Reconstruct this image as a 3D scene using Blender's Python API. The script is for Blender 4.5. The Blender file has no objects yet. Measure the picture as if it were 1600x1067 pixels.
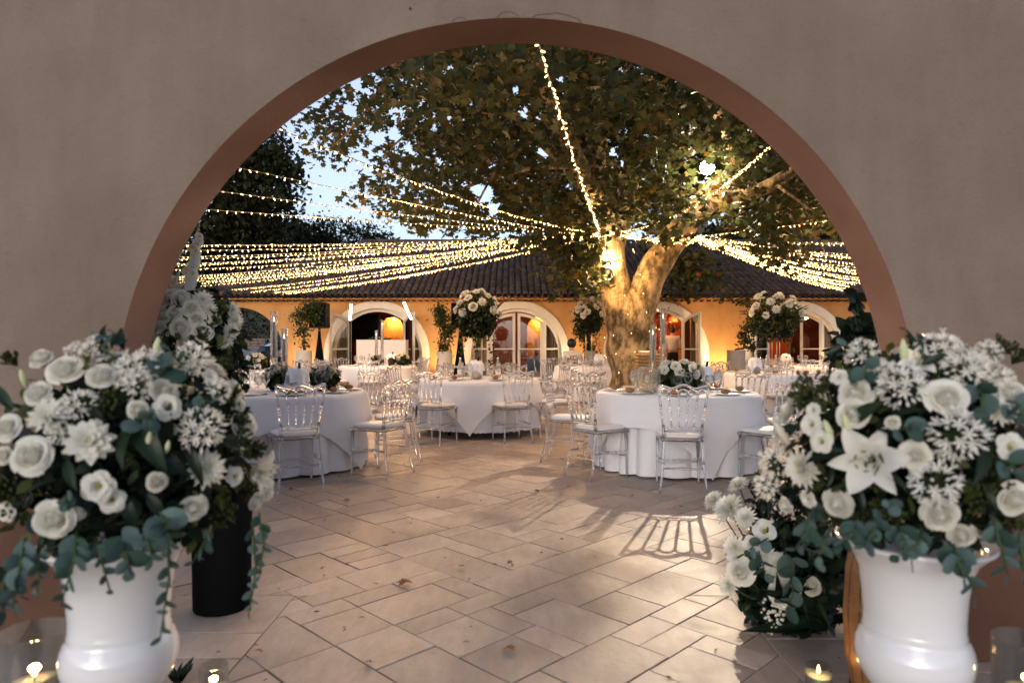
import bpy, math, random
import numpy as np
from mathutils import Vector, Matrix, Euler, Quaternion
R = math.radians
rnd = random.Random(7)
S = bpy.context.scene
C = S.collection
# ------------------------------------------------------------------ camera
F = 1067.0            # focal length in pixels of the 1600 px wide photograph (24 mm lens)
EYE = 1.27
cd = bpy.data.cameras.new('camera'); cam = bpy.data.objects.new('camera', cd); C.objects.link(cam)
cam.location = (0, 0, EYE); cam.rotation_euler = (R(90), 0, 0)
cd.sensor_width = 36; cd.lens = 36 * F / 1600; cd.clip_end = 500; cd.clip_start = .05
cd.shift_y = 0.001
cd.dof.use_dof = True; cd.dof.focus_distance = 7.5; cd.dof.aperture_fstop = 2.4
S.camera = cam
# ------------------------------------------------------------------ sky, sun, exposure
W = bpy.data.worlds.new('World'); S.world = W; W.use_nodes = True
wn = W.node_tree; bg = wn.nodes['Background']
sky = wn.nodes.new('ShaderNodeTexSky'); sky.sky_type = 'NISHITA'; sky.sun_disc = False
SUN_EL, SUN_ROT = R(5), R(200)
sky.sun_elevation = SUN_EL; sky.sun_rotation = SUN_ROT
sky.altitude = 100; sky.air_density = 1.0; sky.dust_density = 2.5; sky.ozone_density = 3.0
hs = wn.nodes.new('ShaderNodeHueSaturation'); hs.inputs['Saturation'].default_value = .42
wn.links.new(sky.outputs[0], hs.inputs['Color'])
tn = wn.nodes.new('ShaderNodeMix'); tn.data_type = 'RGBA'; tn.blend_type = 'MULTIPLY'; tn.inputs['Factor'].default_value = 1
tn.inputs['B'].default_value = (1.02, 1.05, 1.14, 1)
wn.links.new(hs.outputs[0], tn.inputs['A']); wn.links.new(tn.outputs['Result'], bg.inputs['Color']); bg.inputs['Strength'].default_value = 0.15
sl = bpy.data.lights.new('sun', 'SUN'); sl.energy = 0.12; sl.angle = R(25); sl.color = (1, .85, .75)
so = bpy.data.objects.new('sun', sl); C.objects.link(so)
_sd = Vector((math.sin(SUN_ROT) * math.cos(R(25)), math.cos(SUN_ROT) * math.cos(R(25)), math.sin(R(25))))
so.rotation_euler = _sd.to_track_quat('Z', 'Y').to_euler()
S.view_settings.view_transform = 'Standard'; S.view_settings.look = 'None'
S.view_settings.gamma = 1; S.view_settings.exposure = 1.6
S.render.engine = 'CYCLES'
cy = S.cycles
cy.use_denoising = True
cy.max_bounces = 9; cy.diffuse_bounces = 3; cy.glossy_bounces = 4; cy.transmission_bounces = 9; cy.transparent_max_bounces = 24
cy.caustics_reflective = False; cy.caustics_refractive = False; cy.sample_clamp_indirect = 4.0; cy.sample_clamp_direct = 0
cy.use_light_tree = True

# ------------------------------------------------------------------ helpers
def at(px, py, D):
    """the point that stands at photograph pixel (px, py) at depth D"""
    return Vector(((px - 800) / F * D, D, EYE - (py - 535) / F * D))

def col(c): return (c[0], c[1], c[2], 1)

def mat(name, c, rough=.6, metal=0, c2=None, nscale=8, detail=4, bump=0, bscale=60, trans=0, ior=1.45, emit=None, estr=0,
        tint=None, sheen=0, coat=0, spec=None, subs=0, ramp=(.35, .65), sampling=None, bdist=.01):
    m = bpy.data.materials.new(name); m.use_nodes = True
    nt = m.node_tree; N = nt.nodes; L = nt.links; b = N['Principled BSDF']
    b.inputs['Base Color'].default_value = col(c); b.inputs['Roughness'].default_value = rough
    b.inputs['Metallic'].default_value = metal; b.inputs['IOR'].default_value = ior
    b.inputs['Transmission Weight'].default_value = trans
    if spec is not None: b.inputs['Specular IOR Level'].default_value = spec
    if coat: b.inputs['Coat Weight'].default_value = coat; b.inputs['Coat Roughness'].default_value = .08
    if sheen: b.inputs['Sheen Weight'].default_value = sheen
    if subs: b.inputs['Subsurface Weight'].default_value = subs; b.inputs['Subsurface Scale'].default_value = .02
    if emit: b.inputs['Emission Color'].default_value = col(emit); b.inputs['Emission Strength'].default_value = estr
    tc = N.new('ShaderNodeTexCoord')
    src = None
    if c2 is not None:
        nz = N.new('ShaderNodeTexNoise'); nz.inputs['Scale'].default_value = nscale; nz.inputs['Detail'].default_value = detail
        L.new(tc.outputs['Object'], nz.inputs['Vector'])
        rp = N.new('ShaderNodeValToRGB'); rp.color_ramp.elements[0].position = ramp[0]; rp.color_ramp.elements[1].position = ramp[1]
        rp.color_ramp.elements[0].color = col(c); rp.color_ramp.elements[1].color = col(c2)
        L.new(nz.outputs['Fac'], rp.inputs['Fac']); src = rp.outputs['Color']; L.new(src, b.inputs['Base Color'])
    if tint:    # a per-piece tint stored on the faces: multiplies the colour
        at_ = N.new('ShaderNodeAttribute'); at_.attribute_name = 'tint'
        r2 = N.new('ShaderNodeValToRGB'); els = r2.color_ramp.elements
        els[0].color = col(tint[0]); els[0].position = 0; els[1].color = col(tint[-1]); els[1].position = 1
        for i, t in enumerate(tint[1:-1]):
            e = els.new((i + 1) / (len(tint) - 1)); e.color = col(t)
        L.new(at_.outputs['Fac'], r2.inputs['Fac'])
        mx = N.new('ShaderNodeMix'); mx.data_type = 'RGBA'; mx.blend_type = 'MULTIPLY'; mx.inputs['Factor'].default_value = 1
        if src is not None: L.new(src, mx.inputs['A'])
        else: mx.inputs['A'].default_value = col(c)
        L.new(r2.outputs['Color'], mx.inputs['B']); L.new(mx.outputs['Result'], b.inputs['Base Color'])
    if bump:
        nb = N.new('ShaderNodeTexNoise'); nb.inputs['Scale'].default_value = bscale; nb.inputs['Detail'].default_value = 5
        L.new(tc.outputs['Object'], nb.inputs['Vector'])
        bp = N.new('ShaderNodeBump'); bp.inputs['Strength'].default_value = bump; bp.inputs['Distance'].default_value = bdist
        L.new(nb.outputs['Fac'], bp.inputs['Height']); L.new(bp.outputs['Normal'], b.inputs['Normal'])
    if sampling: m.cycles.emission_sampling = sampling
    return m

def leaf_mat(name, c, tint, rough=.5, transl=.35, spec=.3):
    m = mat(name, c, rough, tint=tint, spec=spec)
    nt = m.node_tree; N = nt.nodes; L = nt.links; b = N['Principled BSDF']; out = N['Material Output']
    tr = N.new('ShaderNodeBsdfTranslucent'); ms = N.new('ShaderNodeMixShader'); ms.inputs[0].default_value = transl
    s = b.inputs['Base Color'].links[0].from_socket
    L.new(s, tr.inputs['Color']); L.new(b.outputs[0], ms.inputs[1]); L.new(tr.outputs[0], ms.inputs[2]); L.new(ms.outputs[0], out.inputs['Surface'])
    return m

def clear_mat(name, tintc=(.96, .97, .98), clear=.4, rough=.02, ior=1.45):
    """clear acrylic or glass: part straight through, part bent and mirrored"""
    m = bpy.data.materials.new(name); m.use_nodes = True
    nt = m.node_tree; N = nt.nodes; L = nt.links; N.remove(N['Principled BSDF']); out = N['Material Output']
    g = N.new('ShaderNodeBsdfGlass'); g.inputs['Color'].default_value = col(tintc); g.inputs['Roughness'].default_value = rough; g.inputs['IOR'].default_value = ior
    t = N.new('ShaderNodeBsdfTransparent'); t.inputs['Color'].default_value = col(tintc)
    ms = N.new('ShaderNodeMixShader'); ms.inputs[0].default_value = clear
    L.new(g.outputs[0], ms.inputs[1]); L.new(t.outputs[0], ms.inputs[2]); L.new(ms.outputs[0], out.inputs['Surface'])
    return m

def pane_mat(name, refl=.12, tintc=(.95, .95, .93)):
    m = bpy.data.materials.new(name); m.use_nodes = True
    nt = m.node_tree; N = nt.nodes; L = nt.links; N.remove(N['Principled BSDF']); out = N['Material Output']
    g = N.new('ShaderNodeBsdfGlossy'); g.inputs['Roughness'].default_value = .02
    t = N.new('ShaderNodeBsdfTransparent'); t.inputs['Color'].default_value = col(tintc)
    fr = N.new('ShaderNodeFresnel'); fr.inputs['IOR'].default_value = 1.5
    ad = N.new('ShaderNodeMath'); ad.operation = 'ADD'; ad.use_clamp = True; ad.inputs[1].default_value = refl
    ms = N.new('ShaderNodeMixShader'); L.new(fr.outputs[0], ad.inputs[0]); L.new(ad.outputs[0], ms.inputs[0])
    L.new(t.outputs[0], ms.inputs[1]); L.new(g.outputs[0], ms.inputs[2]); L.new(ms.outputs[0], out.inputs['Surface'])
    return m

class MB:
    """collects pieces of one mesh"""
    def __init__(s): s.v = []; s.f = []; s.m = []; s.t = []; s.tn = 0.5
    def add(s, vs, fs, mi=0):
        o = len(s.v); s.v += [tuple(p) for p in vs]
        for f in fs: s.f.append(tuple(i + o for i in f)); s.m.append(mi); s.t.append(s.tn)
        return s
    def box(s, c, d, mi=0, rz=0, M=None):
        x, y, z = d[0] / 2, d[1] / 2, d[2] / 2
        vs = [Vector((i * x, j * y, k * z)) for i in (-1, 1) for j in (-1, 1) for k in (-1, 1)]
        if rz: q = Matrix.Rotation(rz, 3, 'Z'); vs = [q @ p for p in vs]
        if M is not None: vs = [M @ p for p in vs]
        vs = [p + Vector(c) for p in vs]
        return s.add(vs, [(0, 1, 3, 2), (4, 6, 7, 5), (0, 4, 5, 1), (2, 3, 7, 6), (0, 2, 6, 4), (1, 5, 7, 3)], mi)
    def bbox(s, c, d, b=.01, mi=0):
        """a box with bevelled edges"""
        x, y, z = d[0] / 2, d[1] / 2, d[2] / 2; vs = []; c = Vector(c)
        for k in (-1, 1):
            for (xx, yy, zz) in ((x - b, y - b, z), (x, y, z - b)):
                pass
        ring = lambda xx, yy, zz: [c + Vector(p) for p in ((-xx, -yy, zz), (xx, -yy, zz), (xx, yy, zz), (-xx, yy, zz))]
        rs = [ring(x - b, y - b, -z), ring(x, y, -z + b), ring(x, y, z - b), ring(x - b, y - b, z)]
        vs = sum(rs, []); fs = [(3, 2, 1, 0), (12, 13, 14, 15)]
        for k in range(3):
            for i in range(4): j = (i + 1) % 4; fs.append((k * 4 + i, k * 4 + j, k * 4 + 4 + j, k * 4 + 4 + i))
        return s.add(vs, fs, mi)
    def tube(s, pts, rs, n=8, mi=0, cap=True):
        pts = [Vector(p) for p in pts]; k = len(pts)
        if not isinstance(rs, (list, tuple)): rs = [rs] * k
        vs = []; ref = None
        for i, p in enumerate(pts):
            d = (pts[min(i + 1, k - 1)] - pts[max(i - 1, 0)]).normalized()
            if ref is None: ref = d.orthogonal().normalized()
            a = (ref - d * ref.dot(d)).normalized(); ref = a; b = d.cross(a)
            for j in range(n):
                t = 2 * math.pi * j / n; vs.append(p + (a * math.cos(t) + b * math.sin(t)) * rs[i])
        fs = [(i * n + j, i * n + (j + 1) % n, (i + 1) * n + (j + 1) % n, (i + 1) * n + j) for i in range(k - 1) for j in range(n)]
        if cap: fs += [tuple(range(n))[::-1], tuple((k - 1) * n + j for j in range(n))]
        return s.add(vs, fs, mi)
    def lathe(s, prof, n=20, c=(0, 0, 0), mi=0, close=False):
        c = Vector(c); vs = []
        for (r, z) in prof:
            for j in range(n): t = 2 * math.pi * j / n; vs.append(c + Vector((r * math.cos(t), r * math.sin(t), z)))
        k = len(prof)
        fs = [(i * n + j, i * n + (j + 1) % n, (i + 1) * n + (j + 1) % n, (i + 1) * n + j) for i in range(k - 1) for j in range(n)]
        if prof[0][0] > 1e-4 and close: fs.append(tuple(range(n))[::-1])
        if prof[-1][0] > 1e-4 and close: fs.append(tuple((k - 1) * n + j for j in range(n)))
        return s.add(vs, fs, mi)
    def ball(s, c, r, n=10, k=6, sc=(1, 1, 1), mi=0):
        prof = [(math.sin(math.pi * i / k), -math.cos(math.pi * i / k)) for i in range(k + 1)]
        o = len(s.v); s.lathe(prof, n, (0, 0, 0), mi); c = Vector(c)
        for i in range(o, len(s.v)): p = s.v[i]; s.v[i] = (c.x + p[0] * r * sc[0], c.y + p[1] * r * sc[1], c.z + p[2] * r * sc[2])
        return s
    def grid(s, fn, nu, nv, mi=0, wrap=False):
        vs = [fn(i / nu, j / nv) for j in range(nv + 1) for i in range(nu + (0 if wrap else 1))]
        w = nu if wrap else nu + 1
        fs = [(j * w + i, j * w + (i + 1) % w, (j + 1) * w + (i + 1) % w, (j + 1) * w + i) for j in range(nv) for i in range(nu)]
        return s.add(vs, fs, mi)
    def mesh(s, name, mats, smooth=True):
        me = bpy.data.meshes.new(name); me.from_pydata(s.v, [], s.f)
        for m in (mats if isinstance(mats, (list, tuple)) else [mats]): me.materials.append(m)
        n = len(s.f); me.polygons.foreach_set('material_index', s.m)
        a = me.attributes.new('tint', 'FLOAT', 'FACE'); a.data.foreach_set('value', s.t)
        me.polygons.foreach_set('use_smooth', [smooth] * n); me.update()
        return me
    def build(s, name, mats, parent=None, smooth=True, loc=None, kind=None):
        return link(name, s.mesh(name, mats, smooth), parent, loc, kind)

KIDS = {}
def link(name, me, parent=None, loc=None, kind=None, rot=None, scale=None):
    o = bpy.data.objects.new(name, me); C.objects.link(o)
    if parent is not None: o.parent = parent; KIDS.setdefault(parent.name, []).append(o)
    if loc is not None: o.location = loc
    if rot is not None:
        if isinstance(rot, Quaternion): o.rotation_mode = 'QUATERNION'; o.rotation_quaternion = rot
        else: o.rotation_euler = rot
    if scale is not None: o.scale = scale if isinstance(scale, (tuple, list)) else (scale,) * 3
    if kind: o['kind'] = kind
    return o

def tag(o, label=None, cat=None, group=None, kind=None):
    if label: o['label'] = label
    if cat: o['category'] = cat
    if group: o['group'] = group
    if kind: o['kind'] = kind
    return o

def thing(name, label, cat, loc=(0, 0, 0), rz=0, group=None):
    o = bpy.data.objects.new(name, None); C.objects.link(o); o.empty_display_size = .1
    o.location = loc; o.rotation_euler = (0, 0, rz)
    return tag(o, label, cat, group)

def dup(o, loc, rz, label=None, group=None, cat=None):
    def cp(x, par):
        c = x.copy(); C.objects.link(c)
        if par is not None: c.parent = par
        for k in KIDS.get(x.name, []): cp(k, c)
        return c
    r = cp(o, None); r.location = loc; r.rotation_euler = (0, 0, rz)
    return tag(r, label, cat, group)

def spot(name, loc, target, power, color, size=.05, angle=60, blend=.5, parent=None):
    l = bpy.data.lights.new(name, 'SPOT'); l.energy = power; l.color = color; l.shadow_soft_size = size; l.spot_size = R(angle); l.spot_blend = blend
    o = bpy.data.objects.new(name, l); C.objects.link(o); o.location = loc
    o.rotation_euler = (Vector(loc) - Vector(target)).to_track_quat('Z', 'Y').to_euler(); return o
def point(name, loc, power, color, size=.04):
    l = bpy.data.lights.new(name, 'POINT'); l.energy = power; l.color = color; l.shadow_soft_size = size
    o = bpy.data.objects.new(name, l); C.objects.link(o); o.location = loc; return o

# ------------------------------------------------------------------ materials
WARM = (1.0, .60, .26)
M = {}
M['plaster'] = mat('wall_plaster', (.212, .168, .142), .9, c2=(.27, .216, .184), nscale=1.6, bump=.8, bscale=70, bdist=.015)
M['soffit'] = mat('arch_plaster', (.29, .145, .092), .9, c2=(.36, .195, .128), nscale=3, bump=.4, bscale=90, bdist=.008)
M['ochre'] = mat('ochre_render', (.46, .235, .078), .9, c2=(.54, .29, .105), nscale=1.2, bump=.2, bscale=60)
M['trim'] = mat('cream_paint', (.70, .63, .52), .6, c2=(.74, .68, .58), nscale=5)
M['tile'] = mat('terracotta_tile', (.075, .056, .050), .9, c2=(.115, .085, .07), nscale=6, bump=.2, bscale=30, tint=((.45, .45, .5), (.8, .75, .72), (1.1, 1, .95)))
M['roofdeck'] = mat('roof_underlay', (.06, .045, .04), .9)
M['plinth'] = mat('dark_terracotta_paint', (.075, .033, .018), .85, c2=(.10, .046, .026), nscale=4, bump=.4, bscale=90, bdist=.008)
M['stone'] = mat('limestone_slab', (.43, .345, .29), .48, c2=(.55, .45, .385), nscale=7, detail=8, bump=.12, bscale=25, bdist=.006,
                 tint=((.74, .72, .70), (.92, .90, .87), (1.0, .97, .93), (1.06, .98, .88), (1.12, 1.08, 1.03)), spec=.45)
M['grout'] = mat('dark_joint', (.07, .055, .045), .95, c2=(.11, .09, .07), nscale=20)
M['white_cloth'] = mat('white_cotton', (.86, .86, .89), .85, c2=(.82, .82, .86), nscale=3, sheen=.2, bump=.35, bscale=7, bdist=.02)
M['cushion'] = mat('white_leatherette', (.80, .79, .78), .5)
M['acrylic'] = clear_mat('clear_acrylic', (.97, .975, .985), .22, .03, 1.42)
M['glass'] = clear_mat('clear_glass', (.97, .98, .98), .62, .0, 1.3)
M['pane'] = pane_mat('window_glass', .0)
M['lantern'] = clear_mat('lantern_glass', (.93, .94, .93), .4, .0, 1.45)
M['tableware'] = mat('white_porcelain', (.82, .81, .79), .2)
M['bread'] = mat('bread_crust', (.24, .11, .045), .75, c2=(.36, .19, .09), nscale=25)
M['steel'] = mat('polished_steel', (.6, .58, .55), .25, 1)
M['gold'] = mat('brushed_gold', (.75, .52, .25), .3, 1)
M['wax'] = mat('candle_wax', (.82, .78, .70), .5, subs=.3)
M['flame'] = mat('flame', (1, .7, .3), .5, emit=(1, .62, .24), estr=4)
M['bulb'] = mat('warm_bulb', (1, .8, .5), .5, emit=(1.0, .55, .19), estr=2.8)
M['cable'] = mat('cable_lit_tone', (.45, .38, .3), .5)  # cable coloured pale to carry the bulbs' light falling on it
M['black'] = mat('black_plastic', (.008, .008, .009), .5, spec=.25)
M['blackmat'] = mat('black_stretch_fabric', (.004, .004, .0045), .9, spec=.1)
M['ceramic'] = mat('glazed_white_ceramic', (.70, .70, .71), .10, c2=(.64, .635, .625), nscale=3, detail=8, coat=.8, bump=.10, bscale=5, bdist=.02)
M['petal'] = leaf_mat('white_petal', (.86, .85, .80), ((.86, .86, .70), (.95, .93, .87), (1, 1, 1)), .6, .42, .15)
M['petal_green'] = mat('greenish_petal', (.52, .56, .33), .6, spec=.2)
M['stamen'] = mat('flower_centre', (.25, .26, .05), .7)
M['anther'] = mat('brown_anther', (.10, .04, .015), .7)
M['stalk'] = mat('green_stalk', (.05, .075, .024), .6, spec=.2)
M['euca'] = leaf_mat('eucalyptus_leaf', (.070, .115, .108), ((.45, .55, .45), (.8, .9, .8), (1, 1, 1), (1.5, 1.45, 1.5)), .6, .2, .15)
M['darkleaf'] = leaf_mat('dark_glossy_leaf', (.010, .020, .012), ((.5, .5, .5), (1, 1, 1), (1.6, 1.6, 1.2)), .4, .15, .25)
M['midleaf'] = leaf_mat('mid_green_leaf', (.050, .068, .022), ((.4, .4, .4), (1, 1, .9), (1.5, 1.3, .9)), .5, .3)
M['plane_leaf'] = leaf_mat('plane_tree_leaf', (.050, .056, .020), ((.35, .45, .55), (.6, .70, .75), (.9, .98, .9), (1.2, 1.05, .8), (2.2, 1.0, .5)), .5, .3)
M['tree_leaf'] = leaf_mat('dark_tree_leaf', (.024, .028, .010), ((.5, .5, .5), (1, 1, 1), (1.4, 1.3, 1)), .6, .25)
M['bark_dark'] = mat('dark_bark', (.06, .045, .03), .9, c2=(.1, .08, .055), nscale=10, bump=.5, bscale=30)
M['red_room'] = mat('dark_red_wall', (.16, .035, .022), .8, c2=(.20, .05, .03), nscale=2)
M['red_panel'] = mat('orange_red_panel', (.40, .075, .02), .7, c2=(.46, .10, .03), nscale=2)
M['niche'] = mat('niche_plaster', (.62, .36, .11), .9)
M['room_floor'] = mat('room_floor', (.16, .10, .07), .5)
M['ceiling'] = mat('room_ceiling', (.18, .09, .06), .9)
M['curtain'] = mat('beige_curtain', (.30, .25, .17), .9)
M['wood'] = mat('brown_wood', (.20, .09, .03), .55, c2=(.32, .15, .05), nscale=14, bump=.2, bscale=40)
M['wicker'] = mat('woven_wicker', (.42, .27, .11), .7, c2=(.30, .18, .06), nscale=60, bump=.6, bscale=120)
M['pot_cream'] = mat('cream_planter', (.56, .50, .42), .7, c2=(.50, .45, .38), nscale=6)
M['pot_grey'] = mat('grey_planter', (.30, .28, .27), .7, c2=(.34, .32, .30), nscale=6)
M['skin'] = mat('skin', (.50, .28, .19), .5, subs=.1)
M['hair'] = mat('dark_hair', (.012, .009, .008), .5)
M['shirt'] = mat('white_shirt', (.72, .66, .60), .8, bump=.3, bscale=18)
M['trousers'] = mat('dark_trousers', (.012, .012, .015), .9)
M['car_paint'] = mat('dark_blue_paint', (.02, .045, .075), .25, coat=1)
M['car_glass'] = mat('car_window_glass', (.10, .17, .22), .08, spec=.8)
M['rubber'] = mat('tyre_rubber', (.02, .02, .02), .8)
M['drive'] = mat('grey_drive', (.20, .22, .25), .8, c2=(.24, .26, .29), nscale=.8)
M['rubble'] = mat('rubble_stone', (.16, .12, .10), .9, c2=(.24, .18, .15), nscale=5, bump=.4, bscale=12)
M['earth'] = mat('dry_earth', (.10, .08, .055), .95, c2=(.14, .115, .08), nscale=1)
M['booth'] = mat('white_booth_fabric', (.74, .66, .60), .8)
M['led'] = mat('white_led_tube', (1, 1, 1), .4, emit=(1.0, .97, .93), estr=9)
M['flood'] = mat('flood_lamp_face', (1, .95, .8), .4, emit=(1.0, .86, .66), estr=80)
M['fallen'] = mat('brown_fallen_leaf', (.20, .075, .025), .8, c2=(.28, .13, .05), nscale=30)
M['basket'] = mat('cream_linen', (.65, .6, .5), .8)  # folded linen in one even cream colour
M['bottle_glass'] = mat('frosted_bottle', (.70, .70, .66), .15, trans=.55, spec=.6)
M['bucket'] = mat('dark_ice_bucket', (.03, .03, .032), .3, .6)
# limestone: every slab has its own clouding, veins and pits
def slab():
    m = M['stone']; nt = m.node_tree; N = nt.nodes; L = nt.links; b = N['Principled BSDF']
    for n in list(N):
        if n.type not in ('BSDF_PRINCIPLED', 'OUTPUT_MATERIAL'): N.remove(n)
    tc = N.new('ShaderNodeTexCoord'); at_ = N.new('ShaderNodeAttribute'); at_.attribute_name = 'tint'
    ml = N.new('ShaderNodeMath'); ml.operation = 'MULTIPLY'; ml.inputs[1].default_value = 61.0; L.new(at_.outputs['Fac'], ml.inputs[0])
    va = N.new('ShaderNodeVectorMath'); va.operation = 'ADD'; L.new(tc.outputs['Object'], va.inputs[0]); L.new(ml.outputs[0], va.inputs[1])
    def noise(sc, det, rough=.55, stretch=None):
        n = N.new('ShaderNodeTexNoise'); n.inputs['Scale'].default_value = sc; n.inputs['Detail'].default_value = det; n.inputs['Roughness'].default_value = rough
        if stretch:
            mp = N.new('ShaderNodeMapping'); mp.inputs['Rotation'].default_value = (0, 0, R(45)); mp.inputs['Scale'].default_value = stretch; L.new(va.outputs[0], mp.inputs['Vector']); L.new(mp.outputs[0], n.inputs['Vector'])
        else: L.new(va.outputs[0], n.inputs['Vector'])
        return n.outputs['Fac']
    def ramp(s, *st):
        r = N.new('ShaderNodeValToRGB'); e = r.color_ramp.elements; e[0].position, e[0].color = st[0][0], col(st[0][1]); e[1].position, e[1].color = st[-1][0], col(st[-1][1])
        for p, c in st[1:-1]: x = e.new(p); x.color = col(c)
        L.new(s, r.inputs['Fac']); return r.outputs['Color']
    def mul(a, b_, f=1):
        x = N.new('ShaderNodeMix'); x.data_type = 'RGBA'; x.blend_type = 'MULTIPLY'; x.inputs['Factor'].default_value = f; L.new(a, x.inputs['A']); L.new(b_, x.inputs['B']); return x.outputs['Result']
    base = ramp(at_.outputs['Fac'], (0, (.38, .312, .27)), (.3, (.43, .352, .305)), (.55, (.46, .378, .328)), (.8, (.49, .39, .325)), (1, (.54, .455, .40)))
    c = mul(base, ramp(noise(4.5, 7), (.3, (.80, .78, .76)), (.7, (1.06, 1.05, 1.03))))
    c = mul(c, ramp(noise(20, 6, .65, (1, .28, 1)), (.35, (.86, .83, .80)), (.6, (1.03, 1.02, 1.0))), .8)
    c = mul(c, ramp(noise(75, 3, .6), (.30, (.62, .56, .50)), (.40, (1, 1, 1))), .5)
    L.new(c, b.inputs['Base Color'])
    rr = N.new('ShaderNodeMapRange'); rr.inputs['To Min'].default_value = .36; rr.inputs['To Max'].default_value = .62; L.new(noise(9, 6), rr.inputs['Value']); L.new(rr.outputs[0], b.inputs['Roughness'])
    bp = N.new('ShaderNodeBump'); bp.inputs['Strength'].default_value = .35; bp.inputs['Distance'].default_value = .006; L.new(noise(28, 8, .65), bp.inputs['Height']); L.new(bp.outputs[0], b.inputs['Normal'])
    b.inputs['Specular IOR Level'].default_value = .38
slab()
# plaster: fine roughcast, uneven trowelling, faint stains
def rough_wall(m, c0, c1, stain):
    nt = m.node_tree; N = nt.nodes; L = nt.links; b = N['Principled BSDF']
    for n in list(N):
        if n.type not in ('BSDF_PRINCIPLED', 'OUTPUT_MATERIAL'): N.remove(n)
    tc = N.new('ShaderNodeTexCoord')
    def noise(sc, det, rough=.55, st=None):
        n = N.new('ShaderNodeTexNoise'); n.inputs['Scale'].default_value = sc; n.inputs['Detail'].default_value = det; n.inputs['Roughness'].default_value = rough
        mp = N.new('ShaderNodeMapping'); mp.inputs['Scale'].default_value = st or (1, 1, 1); L.new(tc.outputs['Object'], mp.inputs['Vector']); L.new(mp.outputs[0], n.inputs['Vector']); return n.outputs['Fac']
    def ramp(s, p0, a, p1, b_):
        r = N.new('ShaderNodeValToRGB'); e = r.color_ramp.elements; e[0].position, e[0].color = p0, col(a); e[1].position, e[1].color = p1, col(b_); L.new(s, r.inputs['Fac']); return r.outputs['Color']
    def mul(a, b_, f):
        x = N.new('ShaderNodeMix'); x.data_type = 'RGBA'; x.blend_type = 'MULTIPLY'; x.inputs['Factor'].default_value = f; L.new(a, x.inputs['A']); L.new(b_, x.inputs['B']); return x.outputs['Result']
    c = ramp(noise(1.3, 6, .6), .32, c0, .68, c1)
    c = mul(c, ramp(noise(3.0, 5, .65, (1, 1, .22)), .42, stain, .56, (1, 1, 1)), .35)
    c = mul(c, ramp(noise(46, 4, .6, (.6, 1, 1)), .30, (.72, .68, .64), .40, (1, 1, 1)), .32)
    c = mul(c, ramp(noise(140, 2), .3, (.82, .80, .78), .5, (1, 1, 1)), .5); L.new(c, b.inputs['Base Color']); b.inputs['Roughness'].default_value = .92
    def math_(op, a, v=None, k=None):
        x = N.new('ShaderNodeMath'); x.operation = op; L.new(a, x.inputs[0])
        if v is not None: L.new(v, x.inputs[1])
        if k is not None: x.inputs[1].default_value = k
        return x.outputs[0]
    h = math_('ADD', math_('MULTIPLY', math_('MULTIPLY', noise(85, 5, .6), k=.6), noise(5, 3)), math_('ADD', math_('MULTIPLY', noise(30, 4, .6, (.6, 1, 1)), k=.3), math_('MULTIPLY', noise(3, 3), k=.6)))
    bp = N.new('ShaderNodeBump'); bp.inputs['Strength'].default_value = .75; bp.inputs['Distance'].default_value = .022; L.new(h, bp.inputs['Height']); L.new(bp.outputs[0], b.inputs['Normal'])
rough_wall(M['plaster'], (.168, .124, .095), (.226, .173, .135), (.80, .76, .72))
rough_wall(M['ochre'], (.46, .235, .078), (.56, .30, .11), (.80, .72, .62))
# mottled plane-tree bark
def bark():
    m = mat('plane_tree_bark', (.30, .22, .13), .85, bump=.35, bscale=9, bdist=.03)
    nt = m.node_tree; N = nt.nodes; L = nt.links; b = N['Principled BSDF']; tc = N.new('ShaderNodeTexCoord')
    n1 = N.new('ShaderNodeTexNoise'); n1.inputs['Scale'].default_value = 6.5; n1.inputs['Detail'].default_value = 7; n1.inputs['Roughness'].default_value = .65
    mp = N.new('ShaderNodeMapping'); mp.inputs['Scale'].default_value = (1, 1, .55)
    L.new(tc.outputs['Object'], mp.inputs['Vector']); L.new(mp.outputs[0], n1.inputs['Vector'])
    r = N.new('ShaderNodeValToRGB'); e = r.color_ramp.elements
    e[0].position = .36; e[0].color = col((.055, .034, .014)); e[1].position = .66; e[1].color = col((.42, .30, .16))
    for p, c in ((.44, (.115, .078, .032)), (.50, (.22, .155, .075)), (.56, (.33, .235, .125))):
        x = e.new(p); x.color = col(c)
    L.new(n1.outputs['Fac'], r.inputs['Fac']); L.new(r.outputs['Color'], b.inputs['Base Color'])
    return m
M['bark'] = bark()
# ================================================================== ground and paving
g = MB(); g.add([(-60, -30, -.005), (60, -30, -.005), (60, 21.2, -.005), (-60, 21.2, -.005)], [(0, 1, 2, 3)])
court = g.build('courtyard_paving', M['grout'], kind='structure', smooth=False)
g = MB()
g.add([(-60, 21.2, -.03), (60, 21.2, -.03), (60, 42, 1.02), (-60, 42, 1.02), (-60, 300, 1.4), (60, 300, 1.4)], [(0, 1, 2, 3), (3, 2, 5, 4)])
g.build('driveway', M['drive'], kind='structure', smooth=False)

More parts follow.
